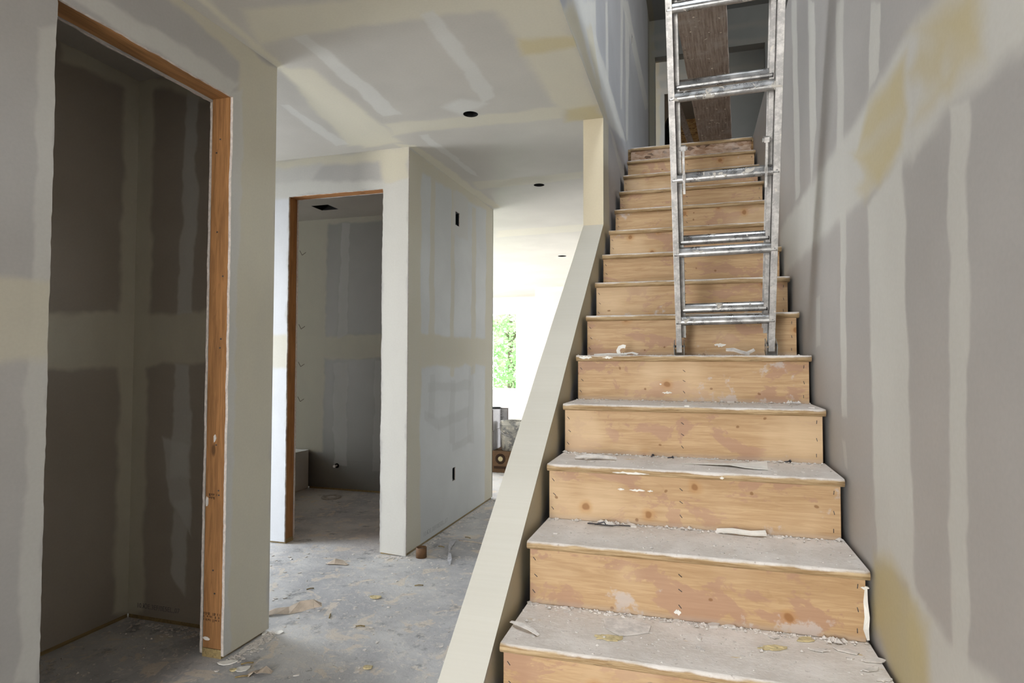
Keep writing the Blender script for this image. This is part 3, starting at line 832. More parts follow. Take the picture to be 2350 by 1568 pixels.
bm = bmesh.new()
box(bm, XB - DW, XB, YB + DW, YC, ZS + .004, ZC)
wall_out = struct('wall_powder_side', bm, ['XB', 'gypsum'])
box_cut = lambda *a: obj('cutter', B(a), 'gypsum')
cut(wall_out, [box_cut(XB - .05, XB + .05, 3.298, 3.392, 2.028, 2.142), box_cut(XB - .05, XB + .05, 3.262, 3.326, -.032, .072)])
struct('framing', B((XB - .11, XB - DW - .062, YB + .12, YC - .01, ZF + .03, ZC), (XB - DW - .061, XB - DW, YB + .1, 3.24, ZF + .03, ZC), (XB - DW - .061, XB - DW, 3.42, YC - .01, ZF + .03, ZC)), 'stud', wall_out)
struct('bottom_plate', B((XB - .1, XB - .006, YB + .02, YC - .02, ZF, ZF + .03)), 'plate', wall_out)
mat_t = Matrix.Translation((XB + .0003, 2.72, -.325)) @ Matrix.Rotation(math.pi / 2, 4, 'Z') @ Matrix.Rotation(math.pi / 2, 4, 'X')
text_mesh('board_stamp', '10.\u042eE.3EF/0E5EL.,07', .045, 'inkpale', wall_out, mat_t, .0002, 1.15)

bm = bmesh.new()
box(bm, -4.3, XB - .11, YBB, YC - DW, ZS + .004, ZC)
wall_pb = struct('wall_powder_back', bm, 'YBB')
struct('living_face', B((-4.3, XB, YC - DW, YC, ZS, ZC)), 'dry_y', wall_pb)
struct('bottom_plate', B((-3.3, XB - .115, YBB + .004, YBB + .05, ZF, ZS + .004)), 'plate', wall_pb)
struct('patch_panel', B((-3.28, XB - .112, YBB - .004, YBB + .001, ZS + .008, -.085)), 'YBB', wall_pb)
bm = bmesh.new()   # layout marks pencilled on the board over the tub
for x, z in ((-3.42, 2.02), (-3.42, 1.25), (-3.42, .86), (-3.42, .50)):
    for dx, dz in ((-.03, .05), (.045, .028)):
        d = Vector((dx, dz)).normalized(); n = Vector((-d.y, d.x)) * .0025
        a_, b_ = Vector((x, z)), Vector((x + dx, z + dz))
        prism(bm, [tuple(a_ - n), tuple(b_ - n), tuple(b_ + n), tuple(a_ + n)], 1, YBB - .0012, YBB + .001)
struct('pencil_mark', bm, 'inkdark', wall_pb)['kind'] = 'stuff'
struct('wall_powder_left', B((-4.3, -4.2, YB + .1127, YBB, ZF, ZC)), 'dry_x')

# ---------------------------------------------------------------- stair side wall with the sloping curb in front
capz = lambda y: 0.113 + (y - 0.206) * 0.765
ybase = 0.206 + (ZF - 0.113) / 0.765
pts = [(ybase, ZF), (6.05, ZF), (6.05, ZU2), (-4.7, ZU2), (-4.7, ZC + .0127), (2.33, ZC + .0127), (2.33, capz(2.33))]
N = 26
pts += [(2.33 + (ybase - 2.33) * i / N, capz(2.33 + (ybase - 2.33) * i / N) + 0.007 * mnoise.noise((i * .45, 3, 0))) for i in range(1, N)]
bm = bmesh.new()
fs, sides = prism(bm, pts, 0, -XW, XL, 0)
for f in sides:
    f.normal_update()
    c = f.calc_center_median()
    if c.y < 2.34 and c.z < capz(2.33) + .01 and f.normal.z > .2: f.material_index = 1
    if abs(f.normal.y) > .9 and abs(c.y - 2.33) < .01: f.material_index = 2
wall_stair = struct('wall_stair', bm, ['XL', 'mud', 'mud_end'])
cut(wall_stair, [obj('cutter', B((XL - .06, XL + .05, 4.10, 4.17, 3.73, 3.82)), 'XL')])

# ---------------------------------------------------------------- right wall
wall_right = struct('wall_right', B((XR, 1.056, -4.7, 6.05, ZF, 2.68)), 'XR')

# ---------------------------------------------------------------- wall behind the camera with the entrance opening
bm = B((XD, -1.35, -4.62, -4.5, ZF, ZC), (-.25, 1.056, -4.62, -4.5, ZF, ZC), (-1.35, -.25, -4.62, -4.5, 2.1, ZC), (XL - .12, 0.0, -4.62, -4.5, ZC, ZU2), (.92, 1.056, -4.62, -4.5, ZC, ZU2), (0.0, .92, -4.62, -4.5, ZC, ZU2))
struct('wall_entrance', bm, 'dry_y')

# ---------------------------------------------------------------- living room beyond
W0, W1, WZ0, WZ1 = -4.75, -3.38, .27, 2.022
bm = B((-6.4, W0, 12, 12.14, ZF, ZC), (W1, -2.534, 12, 12.14, ZF, ZC), (W0, W1, 12, 12.14, ZF, WZ0), (W0, W1, 12, 12.14, WZ1, ZC))
struct('wall_living_far', bm, 'dry_y')
struct('wall_living_step', B((-2.534, 4.2, 10.382, 12.14, ZF, ZC)), 'dry_y')
bm = B((-6.4, -6.25, 4.26, 5.2, ZF, ZC), (-6.4, -6.25, 5.2, 10.8, ZF, 0.0), (-6.4, -6.25, 5.2, 10.8, 2.0, ZC), (-6.4, -6.25, 10.8, 12.14, ZF, ZC), (-6.4, -4.3, 4.14, 4.26, ZF, ZC))
struct('wall_living_left', bm, 'dry_x')
bm = B((4.0, 4.15, 6.05, 6.6, ZF, ZC), (4.0, 4.15, 6.6, 9.8, ZF, 0.0), (4.0, 4.15, 6.6, 9.8, 2.0, ZC), (4.0, 4.15, 9.8, 10.4, ZF, ZC), (-XW, 4.15, 6.05, 6.15, ZF, ZC))
struct('wall_living_right', bm, 'dry_x')
win = struct('window_1', B((W0, W0 + .03, 12.05, 12.11, WZ0, WZ1), (W1 - .03, W1, 12.05, 12.11, WZ0, WZ1), (W0 + .03, W1 - .03, 12.05, 12.11, WZ0, WZ0 + .03), (W0 + .03, W1 - .03, 12.05, 12.11, WZ1 - .03, WZ1)), 'frame')
struct('pane', B((W0 + .03, W1 - .03, 12.075, 12.079, WZ0 + .03, WZ1 - .03)), 'glass', win)
struct('ground', B((-14, 4, 12.3, 40, -.9, -.7)), 'grass')

# ---------------------------------------------------------------- upper floor
YU = 6.3
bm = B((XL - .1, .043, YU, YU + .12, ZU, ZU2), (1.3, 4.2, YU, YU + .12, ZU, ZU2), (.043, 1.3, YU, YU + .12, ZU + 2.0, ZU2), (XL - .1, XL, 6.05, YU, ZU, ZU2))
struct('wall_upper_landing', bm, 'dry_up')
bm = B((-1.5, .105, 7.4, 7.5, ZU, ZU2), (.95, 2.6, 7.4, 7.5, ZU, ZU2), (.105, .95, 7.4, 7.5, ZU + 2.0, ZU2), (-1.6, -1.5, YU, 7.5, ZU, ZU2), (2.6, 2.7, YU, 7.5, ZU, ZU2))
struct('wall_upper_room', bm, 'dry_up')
wa = struct('wall_attic', B((-2.4, 2.9, 9.6, 9.7, ZU, ZU2), (-2.5, -2.4, 7.5, 9.7, ZU, ZU2), (2.9, 3.0, 7.5, 9.7, ZU, ZU2)), 'osb')
for x in (-.32, .085, .60, 1.0):
    struct('wall_stud', B((x - .019, x + .019, 9.51, 9.6, ZU, ZU2)), 'stud', wa)
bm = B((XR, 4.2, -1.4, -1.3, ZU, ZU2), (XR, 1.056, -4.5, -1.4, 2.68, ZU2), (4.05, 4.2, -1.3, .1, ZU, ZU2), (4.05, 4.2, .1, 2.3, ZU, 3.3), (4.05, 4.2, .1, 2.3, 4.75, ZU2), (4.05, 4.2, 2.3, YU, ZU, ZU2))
struct('wall_upper_right', bm, 'dry_x')

# ---------------------------------------------------------------- staircase
stairs = thing('staircase', 'straight dusty pine staircase rising between the sloping curb and the right drywall', 'stairs', (0.46, 0, ZF))
SX0, SX1 = 0.0, 0.9238
TT = 0.025
bm = bmesh.new()
prof = [(RUN + .036, 0), (.004, 0), (-.001, -.003), (-.004, -.008), (-.005, -.013), (-.003, -.019), (.002, -.0235), (.008, -TT), (RUN + .036, -TT)]
NSEG = 30
rings = []
for i in range(NSEG + 1):
    t = i / NSEG
    row = []
    for y, z in prof:
        jy = 0.0016 * mnoise.noise((t * 9, z * 90, 1)) if y < .01 else 0
        row.append(bm.verts.new(((t - .5) * (SX1 - SX0), y + jy, z + (0.0008 * mnoise.noise((t * 11, y * 30, 2)) if z > -.01 else 0))))
    rings.append(row)
for i in range(NSEG):
    for j in range(len(prof)):
        f = bm.faces.new((rings[i][j], rings[i + 1][j], rings[i + 1][(j + 1) % len(prof)], rings[i][(j + 1) % len(prof)]))
        f.smooth = 1 <= j <= 6
bm.faces.new(rings[0]); bm.faces.new(rings[-1][::-1])
bmesh.ops.recalc_face_normals(bm, faces=bm.faces[:])
XM = (SX0 + SX1) / 2
tread0 = obj('tread', bm, 'tread', stairs, (0, 0, 0))
bm = bmesh.new()
box(bm, -.456, .456, 0, .016, 0.0, RISE - TT)
bevel(bm, .0012, 1)
riser0 = obj('riser', bm, 'riser', stairs)
riser0['label'] = 'knotty pine riser board'
bm = bmesh.new()   # staples down both ends and the middle of a riser
for x in (-.440, .012, .440):
    for z in (.03, .085, .135):
        x_, z_ = x + rng.uniform(-.006, .006), z + rng.uniform(-.012, .012)
        a = rng.uniform(.3, 1.2) if x > -.4 else rng.uniform(1.2, 1.8)
        dx, dz = math.cos(a) * .006, math.sin(a) * .006
        tube(bm, [(x_ - dx, -.0003, z_ - dz), (x_ + dx, -.0003, z_ + dz)], .0011, 5)
staple0 = obj('staple', bm, 'staple', riser0); staple0['kind'] = 'stuff'
for n in range(-1, 15):
    top = n == 14
    if n == -1:
        tr, ri, st = tread0, riser0, staple0
    else:
        tr = tread0.copy(); COL.objects.link(tr); tr.parent = stairs
        ri = riser0.copy(); COL.objects.link(ri); ri.parent = stairs
        st = staple0.copy(); COL.objects.link(st); st.parent = ri
    jx = rng.uniform(-.0012, .0012)
    dx = XM - .46
    tr.location = (dx + jx, n * RUN, n * RISE - ZF)
    ri.location = (dx + jx * 2 - .002, n * RUN + .016, (n - 1) * RISE - ZF + .0005)
    if n % 2: st.scale = (-1, 1, 1)
    if top:
        bm = bmesh.new(); box(bm, -.458, .458, 0, .016, 0, RISE - TT); ri.data = obj('tmp', bm, 'osb_riser').data
        bpy.data.objects.remove(bpy.data.objects['tmp'])
        ri['label'] = 'reddish strand board riser below the landing edge'
        bpy.data.objects.remove(st)
# stringers under the boards, seen only as the dark gap at both walls
for x0 in (SX0 + .012, SX1 - .052):
    bm = bmesh.new()
    pts = []
    for n in range(-1, 14):
        pts += [(n * RUN + .034, (n - 1) * RISE + .0), (n * RUN + .034, n * RISE - TT - .001)]
    pts[0] = (-RUN + .034, ZF + .001)
    pts += [(13 * RUN + .3, 13 * RISE - TT - .001), (13 * RUN + .3, 13 * RISE - .36), (.1, ZF + .001)]
    prism(bm, [(y, z - ZF) for y, z in pts], 0, x0 - .46, x0 + .04 - .46)
    obj('stringer', bm, 'plate', stairs)
landing = struct('floor_landing', B((XL + .001, XR - .001, 14 * RUN + .034, 6.3, ZU - .025, ZU)), 'tread')

# ---------------------------------------------------------------- ladder
LB = Vector((0.611, 1.452, 0.951))
LD = Vector((-0.012, -0.413, 0.91)).normalized()
LX = Vector((1, 0, 0)); LX = (LX - LD * LX.dot(LD)).normalized()
LN = LX.cross(LD).normalized()            # towards the viewer's side
if LN.y > 0: LN = -LN
ladder = thing('extension_ladder', 'mud-spattered aluminium extension ladder standing on a stair tread', 'ladder')
ladder.matrix_world = Matrix(((LX.x, LD.x, LN.x, LB.x), (LX.y, LD.y, LN.y, LB.y), (LX.z, LD.z, LN.z, LB.z), (0, 0, 0, 1)))
# local axes: x across, y along the rails, z towards the viewer
LLEN = 2.75
def rail(x, side, y0, y1, zf, depth, fl, tk=.003, name='rail', parent=ladder):
    s = 1 if side > 0 else -1            # web on the outer side, flanges inwards
    bm = bmesh.new()
    prof = [(0, 0), (0, -depth), (fl, -depth), (fl, -depth + tk), (tk, -depth + tk), (tk, -tk), (fl, -tk), (fl, 0)]
    pts = [(x - s * a, zf + b) for a, b in prof]
    a = [bm.verts.new((p[0], y0, p[1])) for p in pts]; b = [bm.verts.new((p[0], y1, p[1])) for p in pts]
    for i in range(8):
        bm.faces.new((a[i], a[(i + 1) % 8], b[(i + 1) % 8], b[i]))
    bm.faces.new(a); bm.faces.new(b)
    bmesh.ops.recalc_face_normals(bm, faces=bm.faces[:])
    bevel(bm, .0009, 1)
    return obj(name, bm, 'rail', parent)
def rung(x0, x1, y, zf, name='rung', parent=ladder):
    """D section: flat grooved step, round nose"""
    bm = bmesh.new()
    prof = [(-.004, .017), (-.010, .020), (-.017, .0205), (-.0235, .017), (-.027, .011), (-.0275, .004), (-.024, -.004), (-.017, -.008), (.006, -.012), (.011, -.010), (.0125, -.006), (.0095, .004), (.005, .011)]
    prof = [(a * .95 + .006, b) for a, b in prof]
    xs = [x0, x0 + .004, x1 - .004, x1]
    R = [[bm.verts.new((x, y + a, zf + b)) for a, b in prof] for x in xs]
    n = len(prof)
    for i in range(len(xs) - 1):
        for j in range(n):
            f = bm.faces.new((R[i][j], R[i][(j + 1) % n], R[i + 1][(j + 1) % n], R[i + 1][j]))
            f.smooth = j < 7
    bm.faces.new(R[0]); bm.faces.new(R[-1])
    bmesh.ops.recalc_face_normals(bm, faces=bm.faces[:])
    return obj(name, bm, 'alu', parent)
HW = .1945
rail(-HW, -1, .022, LLEN, 0.016, .066, .023)
rail(HW, 1, .022, LLEN, 0.016, .066, .0245)
for i in range(9):
    rung(-HW + .0035, HW - .0035, .162 + .2935 * i, -.004)
FW = .171
fly = [rail(-FW, -1, .072, LLEN + .3, -.030, .062, .0165, name='fly_rail'), rail(FW, 1, .085, LLEN + .3, -.030, .062, .018, name='fly_rail')]
for i in range(9):
    if i == 2: continue
    rung(-FW + .0035, FW - .0035, .200 + .2935 * i - (.125 if i == 6 else 0), -.048, 'fly_rung')
for s in (-1, 1):
    x = s * (HW - .011)
    bm = bmesh.new()       # swivel shoe: two cheeks, bridge, bolt
    box(bm, x - .0215, x - .0185, -.004 + .006, .052, -.055, .020)
    box(bm, x + .0185, x + .0215, -.004 + .006, .052, -.055, .020)
    box(bm, x - .0185, x + .0185, .002, .008, -.055, .024)
    tube(bm, [(x - .025, .036, -.02), (x + .025, .036, -.02)], .005, 8)
    foot = obj('swivel_foot', bm, 'steel', ladder)
    # level the shoe with the tread
    bm = bmesh.new(); box(bm, x - .022, x + .022, -.0045, .0025, -.056, .026); bevel(bm, .0015, 1)
    obj('foot_pad', bm, 'rubber', foot)
    xr = s * (FW - .0165 - .009)
    bm = bmesh.new()       # rung lock hanging over the rung
    box(bm, xr - .0045, xr + .0045, .69, .865, .0185, .0235)
    box(bm, xr - .009, xr + .009, .850, .868, -.03, .026)
    tube(bm, [(xr - .015, .858, .012), (xr + .015, .858, .012)], .007, 8)
    box(bm, xr - .006, xr + .006, .742, .764, -.012, .0235)
    bevel(bm, .0008, 1, [e for e in bm.edges if e.calc_length() > .008])
    obj('rung_lock', bm, 'rail', ladder)
    bm = bmesh.new()       # rivets on the rail flange beside every rung
    for i in range(9):
        xx = s * (HW - .012)
        rr = lathe(bm, [(.0032, .016), (.0030, .0175), (.0012, .0182)], 8, xx, .162 + .2935 * i)
        bm.faces.new(rr[-1])
    rv = obj('rivet', bm, 'steel', ladder); rv['kind'] = 'stuff'
for o_ in ladder.children:
    pass

# ---------------------------------------------------------------- scaffold plank lying from the ladder to the landing
plank = thing('scaffold_plank', 'long dirty scaffold plank laid from the ladder to the upper landing', 'plank', (0.592, 2.75, ZU + .001), (0, 0, -0.066))
bm = bmesh.new()
box(bm, -.120, .120, -2.05, 2.0, 0.0, .038)
bmesh.ops.subdivide_edges(bm, edges=[e for e in bm.edges if abs(e.verts[0].co.y - e.verts[1].co.y) > 1], cuts=60)
for v in bm.verts:
    if abs(v.co.x) > .1: v.co.x += .0022 * mnoise.noise((v.co.y * 9, v.co.x * 7, .5))
bevel(bm, .003, 1, [e for e in bm.edges if abs(e.verts[0].co.x - e.verts[1].co.x) < .01 and abs(e.verts[0].co.z - e.verts[1].co.z) < .001 and e.is_manifold and abs(e.calc_face_angle(0)) > 1])
obj('board', bm, 'plank', plank)
bm = bmesh.new()
for i in range(46):
    y, x = rng.uniform(-2.2, .95), rng.uniform(-.108, .108)
    chip(bm, x, y, -.0015, rng.uniform(.003, .011), rng.uniform(.002, .006), .0016, rng.uniform(0, 3), 6)
sp = obj('compound_splash', bm, 'paperb', plank); sp['kind'] = 'stuff'

# ---------------------------------------------------------------- light fixture holes, outlet boxes
lab = ['open round light can in the ceiling nearest the closet corner', 'middle round light can in the hallway ceiling', 'distant small round light can in the living room ceiling']
for (x, y, r), l in zip(CANS, lab):
    t = thing('light_can', l, 'light fixture', (x, y, ZC), group='recessed light cans')
    bm = bmesh.new()
    rr = lathe(bm, [(r - .0015, .0005), (r - .0015, .11), (r * .7, .13), (.001, .131)], 24)
    obj('can_shell', bm, 'black', t)
    bm = bmesh.new()
    rr = lathe(bm, [(.014, .13), (.014, .07), (.011, .062)], 12, .012, 0); bm.faces.new(rr[-1])
    obj('lamp_socket', bm, 'boxblue', t)
    bm = bmesh.new()
    tube(bm, [(-.02, .01, .125), (-.03, -.01, .06), (.0, -.022, .035), (.025, -.004, .05)], .0022, 6)
    obj('lead_wire', bm, 'tapeg', t)
def outlet(label, yc, zc, w, h, ring):
    t = thing('outlet_box', label, 'outlet box', (XB - .002, yc, zc), group='open outlet boxes on the powder room wall')
    bm = bmesh.new()
    d = .052
    box(bm, -d, -d + .003, -w / 2, w / 2, -h / 2, h / 2)
    for s in (-1, 1):
        box(bm, -d + .003, -.006, s * w / 2 - .0012, s * w / 2 + .0012, -h / 2, h / 2)
        box(bm, -d + .003, -.006, -w / 2, w / 2, s * h / 2 - .0012, s * h / 2 + .0012)
    obj('box_shell', bm, 'boxblue', t)
    for s in (-1, 1):
        obj('screw_post', B((-.03, -.008, -.006, .006, s * (h / 2 - .0065) - .005, s * (h / 2 - .0065) + .005)), 'boxblue', t)
    bm = bmesh.new()
    if ring:
        tube(bm, [(-.02 + .0 * a, -w / 2 + .018 + .009 * math.cos(a), .018 + .012 * math.sin(a)) for a in [i * .6 for i in range(11)]], .0018, 6)
    else:
        tube(bm, [(-.04, 0, .02), (-.025, .01, 0), (-.03, -.008, -.02), (-.045, 0, -.03)], .003, 6)
    obj('cable', bm, 'paperb' if ring else 'boxblue', t)
outlet('wide open switch box high on the powder room side wall', 3.345, 2.085, .09, .11, True)
outlet('narrow open outlet box low on the powder room side wall', 3.294, .02, .06, .10, False)
t = thing('fan_opening', 'square open fan housing in the powder room ceiling', 'fan housing', (-2.8725, 3.7325, ZC))
bm = bmesh.new()
box(bm, -.0905, .0905, -.0905, .0905, .12, .123)
for s in (-1, 1):
    box(bm, s * .0905 - .001, s * .0905 + .001, -.0905, .0905, .001, .12)
    box(bm, -.0905, .0905, s * .0905 - .001, s * .0905 + .001, .001, .12)
obj('housing_shell', bm, 'black', t)
bm = bmesh.new(); rr = lathe(bm, [(.05, .119), (.05, .07), (.02, .06)], 16); bm.faces.new(rr[-1])
obj('fan_motor', bm, 'boxblue', t)
t = thing('stair_wall_box', 'small open electrical box high on the stair side wall', 'outlet box', (XL - .055, 4.135, 3.775))
bm = bmesh.new()
box(bm, 0, .002, -.034, .034, -.044, .044)
for s in (-1, 1):
    box(bm, .002, .05, s * .033 - .001, s * .033 + .001, -.044, .044)
    box(bm, .002, .05, -.034, .034, s * .043 - .001, s * .043 + .001)
obj('box_shell', bm, 'boxblue', t)

# ---------------------------------------------------------------- powder room: tub, floor flange, stub pipe
t = thing('bathtub', 'white bathtub along the far left of the dark powder room', 'bathtub', (-3.72, 3.4, ZF))
bm = bmesh.new()
box(bm, -.44, .425, -.76, .735, 0, .40)
top = max(bm.faces, key=lambda f: f.calc_center_median().z)
r_ = bmesh.ops.inset_region(bm, faces=[top], thickness=.06)
bmesh.ops.translate(bm, verts=top.verts[:], vec=(0, 0, -.30))
for v in top.verts: v.co.x *= .85; v.co.y *= .85
bevel(bm, .012, 2)
obj('tub_shell', bm, 'tub', t)
bm = bmesh.new(); prism(bm, [(-.6, .06), (.55, .06), (.62, .12), (.62, .30), (-.6, .30)], 0, .424, .428)
obj('apron_panel', bevel(bm, .001, 1), 'tub', t)
bm = bmesh.new(); box(bm, -.30, .30, .30, .62, .3995, .404)
obj('protective_card', bm, 'paperb', t)
t = thing('toilet_flange', 'round dusty closet flange set in the powder room floor', 'pipe flange', (-2.83, 3.83, ZF))
bm = bmesh.new()
lathe(bm, [(.05, -.05 + .051), (.05, .012), (.088, .012), (.092, .008), (.092, .001)], 28)
obj('flange_ring', bm, 'flange', t)
bm = bmesh.new(); rr = lathe(bm, [(.05, .003), (.035, .007), (.002, .008)], 20)
obj('test_plug', bm, 'pipe', t)
t = thing('stub_pipe', 'short capped white water pipe sticking from the powder room back wall', 'pipe', (-2.975, YBB - .004, -.135))
bm = bmesh.new(); tube(bm, [(0, .0, 0), (0, -.04, 0)], .009, 12)
obj('pipe_stub', bm, 'pipe', t)
bm = bmesh.new(); tube(bm, [(0, -.036, 0), (0, -.052, 0)], .013, 12)
obj('pipe_cap', bm, 'pipe', t)
bm = bmesh.new(); rr = lathe(bm, [(.009, 0), (.024, 0.0), (.024, .003)], 16)
for v in bm.verts: v.co = (v.co.x, -v.co.z, v.co.y)
obj('wall_collar', bm, 'black', t)

# ---------------------------------------------------------------- living room: cartons, bucket, bottle, brush, stick
CY = 5.62
def carton(name, label, x0, x1, y0, y1, z0, z1, mat, edge='cartone', printed=False, ang=0.0):
    cx, cy = (x0 + x1) / 2, (y0 + y1) / 2
    t = thing(name, label, 'box', (cx, cy, z0), (0, 0, ang))
    w, d, h = (x1 - x0) / 2, (y1 - y0) / 2, z1 - z0
    bm = bmesh.new(); box(bm, -w, w, -d, d, 0, h); bevel(bm, .003, 1)
    obj('carton_body', bm, mat, t)
    bm = bmesh.new()
    box(bm, -w - .001, -w + .006, -d - .002, -d + .004, 0.001, h - .001); box(bm, w - .006, w + .001, -d - .002, -d + .004, 0.001, h - .001)
    box(bm, -w + .006, w - .006, -d - .002, -d + .004, h - .008, h - .001)
    obj('edge_tape', bm, edge, t)
    if printed:
        bm = bmesh.new()
        z = h - .03; 
        while z > .03:
            L = rng.uniform(.4, .92) * (2 * w - .03)
            box(bm, -w + .012, -w + .012 + L, -d - .0018, -d + .001, z, z + rng.uniform(.003, .007))
            z -= rng.choice((.012, .012, .016, .03))
        p_ = obj('printed_lines', bm, 'ink', t); p_['kind'] = 'stuff'
    return t
low = carton('cardboard_box', 'brown cardboard box with a round black print under the bucket', -2.11, -1.40, 5.55, 5.98, ZF, -.135, 'carton', 'carton')
bm = bmesh.new()
LX0 = .06
rr = lathe(bm, [(.062, 0), (.062, .0012), (.030, .0012), (.030, 0)], 28)
for v in bm.verts: v.co = (LX0 + v.co.x, -.2162 - v.co.z, .160 + v.co.y * .98)
obj('round_print', bm, 'inkdark', low)
bm = bmesh.new(); rr = lathe(bm, [(.029, .0006), (.028, .0012)], 24); bm.faces.new(rr[-1])
for v in bm.verts: v.co = (LX0 + v.co.x, -.2155 - v.co.z, .160 + v.co.y)
obj('round_print_centre', bm, 'yellow', low)
bm = bmesh.new(); box(bm, -.02, .20, -.2168, -.2145, .045, .075)
obj('black_print_bar', bm, 'inkdark', low)
carton('printed_carton', 'lower white printed carton standing on the brown cardboard box', -1.945, -1.80, 5.60, 5.9, -.133, .10, 'cartonw', printed=True)
carton('printed_carton', 'upper white printed carton stacked on another beside the bottle', -1.945, -1.805, 5.60, 5.9, .102, .345, 'cartonw', printed=True)
carton('printed_carton', 'tall white printed carton behind the smeared bucket', -1.86, -1.715, 5.91, 5.97, -.133, .345, 'cartonw', printed=True)
t = thing('mud_bucket', 'smeared grey plastic bucket standing on the brown cardboard box', 'bucket', (-1.60, 5.715, -.133))
bm = bmesh.new()
lathe(bm, [(.001, .004), (.118, .003), (.120, .0), (.124, .0), (.142, .30), (.149, .302), (.149, .315), (.1435, .317), (.144, .345), (.138, .345), (.121, .02), (.001, .02)], 30)
for v in bm.verts:
    v.co.z *= .345 / .345
obj('bucket_wall', bm, 'bucket', t)
bm = bmesh.new()
tube(bm, [(.151 * math.cos(a), .151 * math.sin(a), .30 - .11 * math.sin((a - 3.3) / 2.8 * math.pi)) for a in [3.3 + i * .28 for i in range(11)]], .0025, 6)
obj('bail_handle', bm, 'steel', t)
t = thing('spray_bottle', 'clear bottle with a pale cap lying on the upper printed carton', 'bottle', (-1.87, 5.66, .347))
bm = bmesh.new(); rr = lathe(bm, [(.018, -.11), (.0245, -.10), (.0245, -.02), (.012, .0)], 16); bm.faces.new(rr[0][::-1]); bm.faces.new(rr[-1])
for v in bm.verts: v.co = (v.co.z - .0, v.co.x, v.co.y + .0255)
obj('bottle_body', bm, 'cap', t)
bm = bmesh.new(); tube(bm, [(0, 0, .0255), (.022, 0, .0255)], .014, 12)
obj('bottle_cap', bm, 'frame', t)
t = thing('caulk_tube', 'short black tube lying across the top of the printed cartons', 'tube', (-1.80, 5.70, .347))
bm = bmesh.new(); tube(bm, [(-.055, 0, .014), (.055, 0, .014)], .0135, 14)
obj('tube_barrel', bm, 'boxblue', t)
bm = bmesh.new(); tube(bm, [(.055, 0, .014), (.075, 0, .014)], [.006, .003], 8)
obj('tube_nozzle', bm, 'boxblue', t)
bm = bmesh.new(); box(bm, -.19, .06, -.004, .004, 0, .008)
st_ = obj('paint_stick', bevel(bm, .001, 1), 'paperb', None, (-1.90, 5.578, .06))
t_ = tag(st_, 'thin pale stick leaning past the front of the printed cartons', 'stick')
st_.rotation_euler = (0, 0, .06)

# ---------------------------------------------------------------- upstairs: black plastic bundle, leaning board
t = thing('plastic_bundle', 'tall bundle wrapped in shiny black plastic behind the attic doorway', 'bundle', (.165, 7.85, ZU))
bm = bmesh.new()
bmesh.ops.create_uvsphere(bm, u_segments=40, v_segments=60, radius=1.0)
for v in bm.verts:
    p = v.co.copy()
    k_ = 1 + .20 * mnoise.noise(p * 3.2) + .10 * mnoise.noise(p * 9) - .05 * abs(mnoise.noise(Vector((p.x * 14, p.y * 14, p.z * 30))))
    zz = max(-.98, p.z)
    v.co = (p.x * .165 * k_, p.y * .15 * k_, .92 + zz * .92 * (1 + .02 * k_))
    if v.co.z < 0: v.co.z = 0
for f in bm.faces: f.smooth = True
obj('plastic_wrap', bm, 'bag', t)
bm = bmesh.new(); tube(bm, [(.175 * math.cos(a), .16 * math.sin(a), 1.35 + .01 * math.sin(3 * a)) for a in [i * .33 for i in range(20)]], .006, 6)
obj('tie_cord', bm, 'staple', t)
bm = bmesh.new(); box(bm, -.045, .045, -.02, .02, 0, 2.35)
br = obj('leaning_board', bevel(bm, .003, 1), 'plank', None, (.95, 8.55, ZU + .03), label='long dark board leaning in the attic behind the doorway', category='board')
br.rotation_euler = (0, math.radians(-17), 0)

# ---------------------------------------------------------------- tree outside the far window
def tree(label, x, y, h, seed, n):
    r2_ = random.Random(seed)
    t = thing('leafy_tree', label, 'tree', (x, y, -.72))
    bm = bmesh.new()
    tube(bm, [(0, 0, 0), (.05, 0, h * .3), (-.03, .05, h * .6), (0, 0, h * .9)], [.14, .11, .07, .02], 9)
    for i in range(9):
        a = r2_.uniform(0, 6.28); z = h * r2_.uniform(.25, .75); L = h * r2_.uniform(.18, .32)
        tube(bm, [(0, 0, z), (math.cos(a) * L * .6, math.sin(a) * L * .6, z + L * .35), (math.cos(a) * L, math.sin(a) * L, z + L * .6)], [.05, .03, .01], 6)
    obj('trunk', bm, 'trunk', t)
    bm = bmesh.new()
    for i in range(n):
        while True:
            p = Vector((r2_.uniform(-1, 1), r2_.uniform(-1, 1), r2_.uniform(-1, 1)))
            if .25 < p.length < 1: break
        k_ = 1 + .35 * mnoise.noise(p * 2.4 + Vector((seed, 0, 0)))
        c = Vector((p.x * h * .36 * k_, p.y * h * .36 * k_, h * .56 + p.z * h * .46 * k_))
        if c.z < .15: continue
        a = Vector((r2_.gauss(0, 1), r2_.gauss(0, 1), r2_.gauss(0, .6))).normalized()
        b = a.cross(Vector((r2_.gauss(0, 1), r2_.gauss(0, 1), r2_.gauss(0, 1)))).normalized()
        s = r2_.uniform(.05, .11)
        V = [bm.verts.new(c - a * s), bm.verts.new(c + b * s * .5), bm.verts.new(c + a * s), bm.verts.new(c - b * s * .5)]
        bm.faces.new(V)
    f_ = obj('foliage', bm, 'leaf', t); f_['kind'] = 'stuff'
tree('leafy green tree outside the far window, nearest the pane', -4.9, 16.5, 4.2, 3, 6500)
tree('leafy green tree farther off on the right behind the nearest tree', -3.4, 22.5, 5.2, 8, 7000)
tree('leafy green tree farther off on the left behind the nearest tree', -9.4, 19.0, 5.0, 5, 7000)

# ---------------------------------------------------------------- scraps and crumbs
def scrap(name, label, cat, bm, mats, loc=(0, 0, 0), group=None, rot=(0, 0, 0)):
    o = obj(name, bm, mats, None, loc)
    o.rotation_euler = rot
    tag(o, label, cat, group)
    if name == 'compound_clump': o['kind'] = 'stuff'
    return o

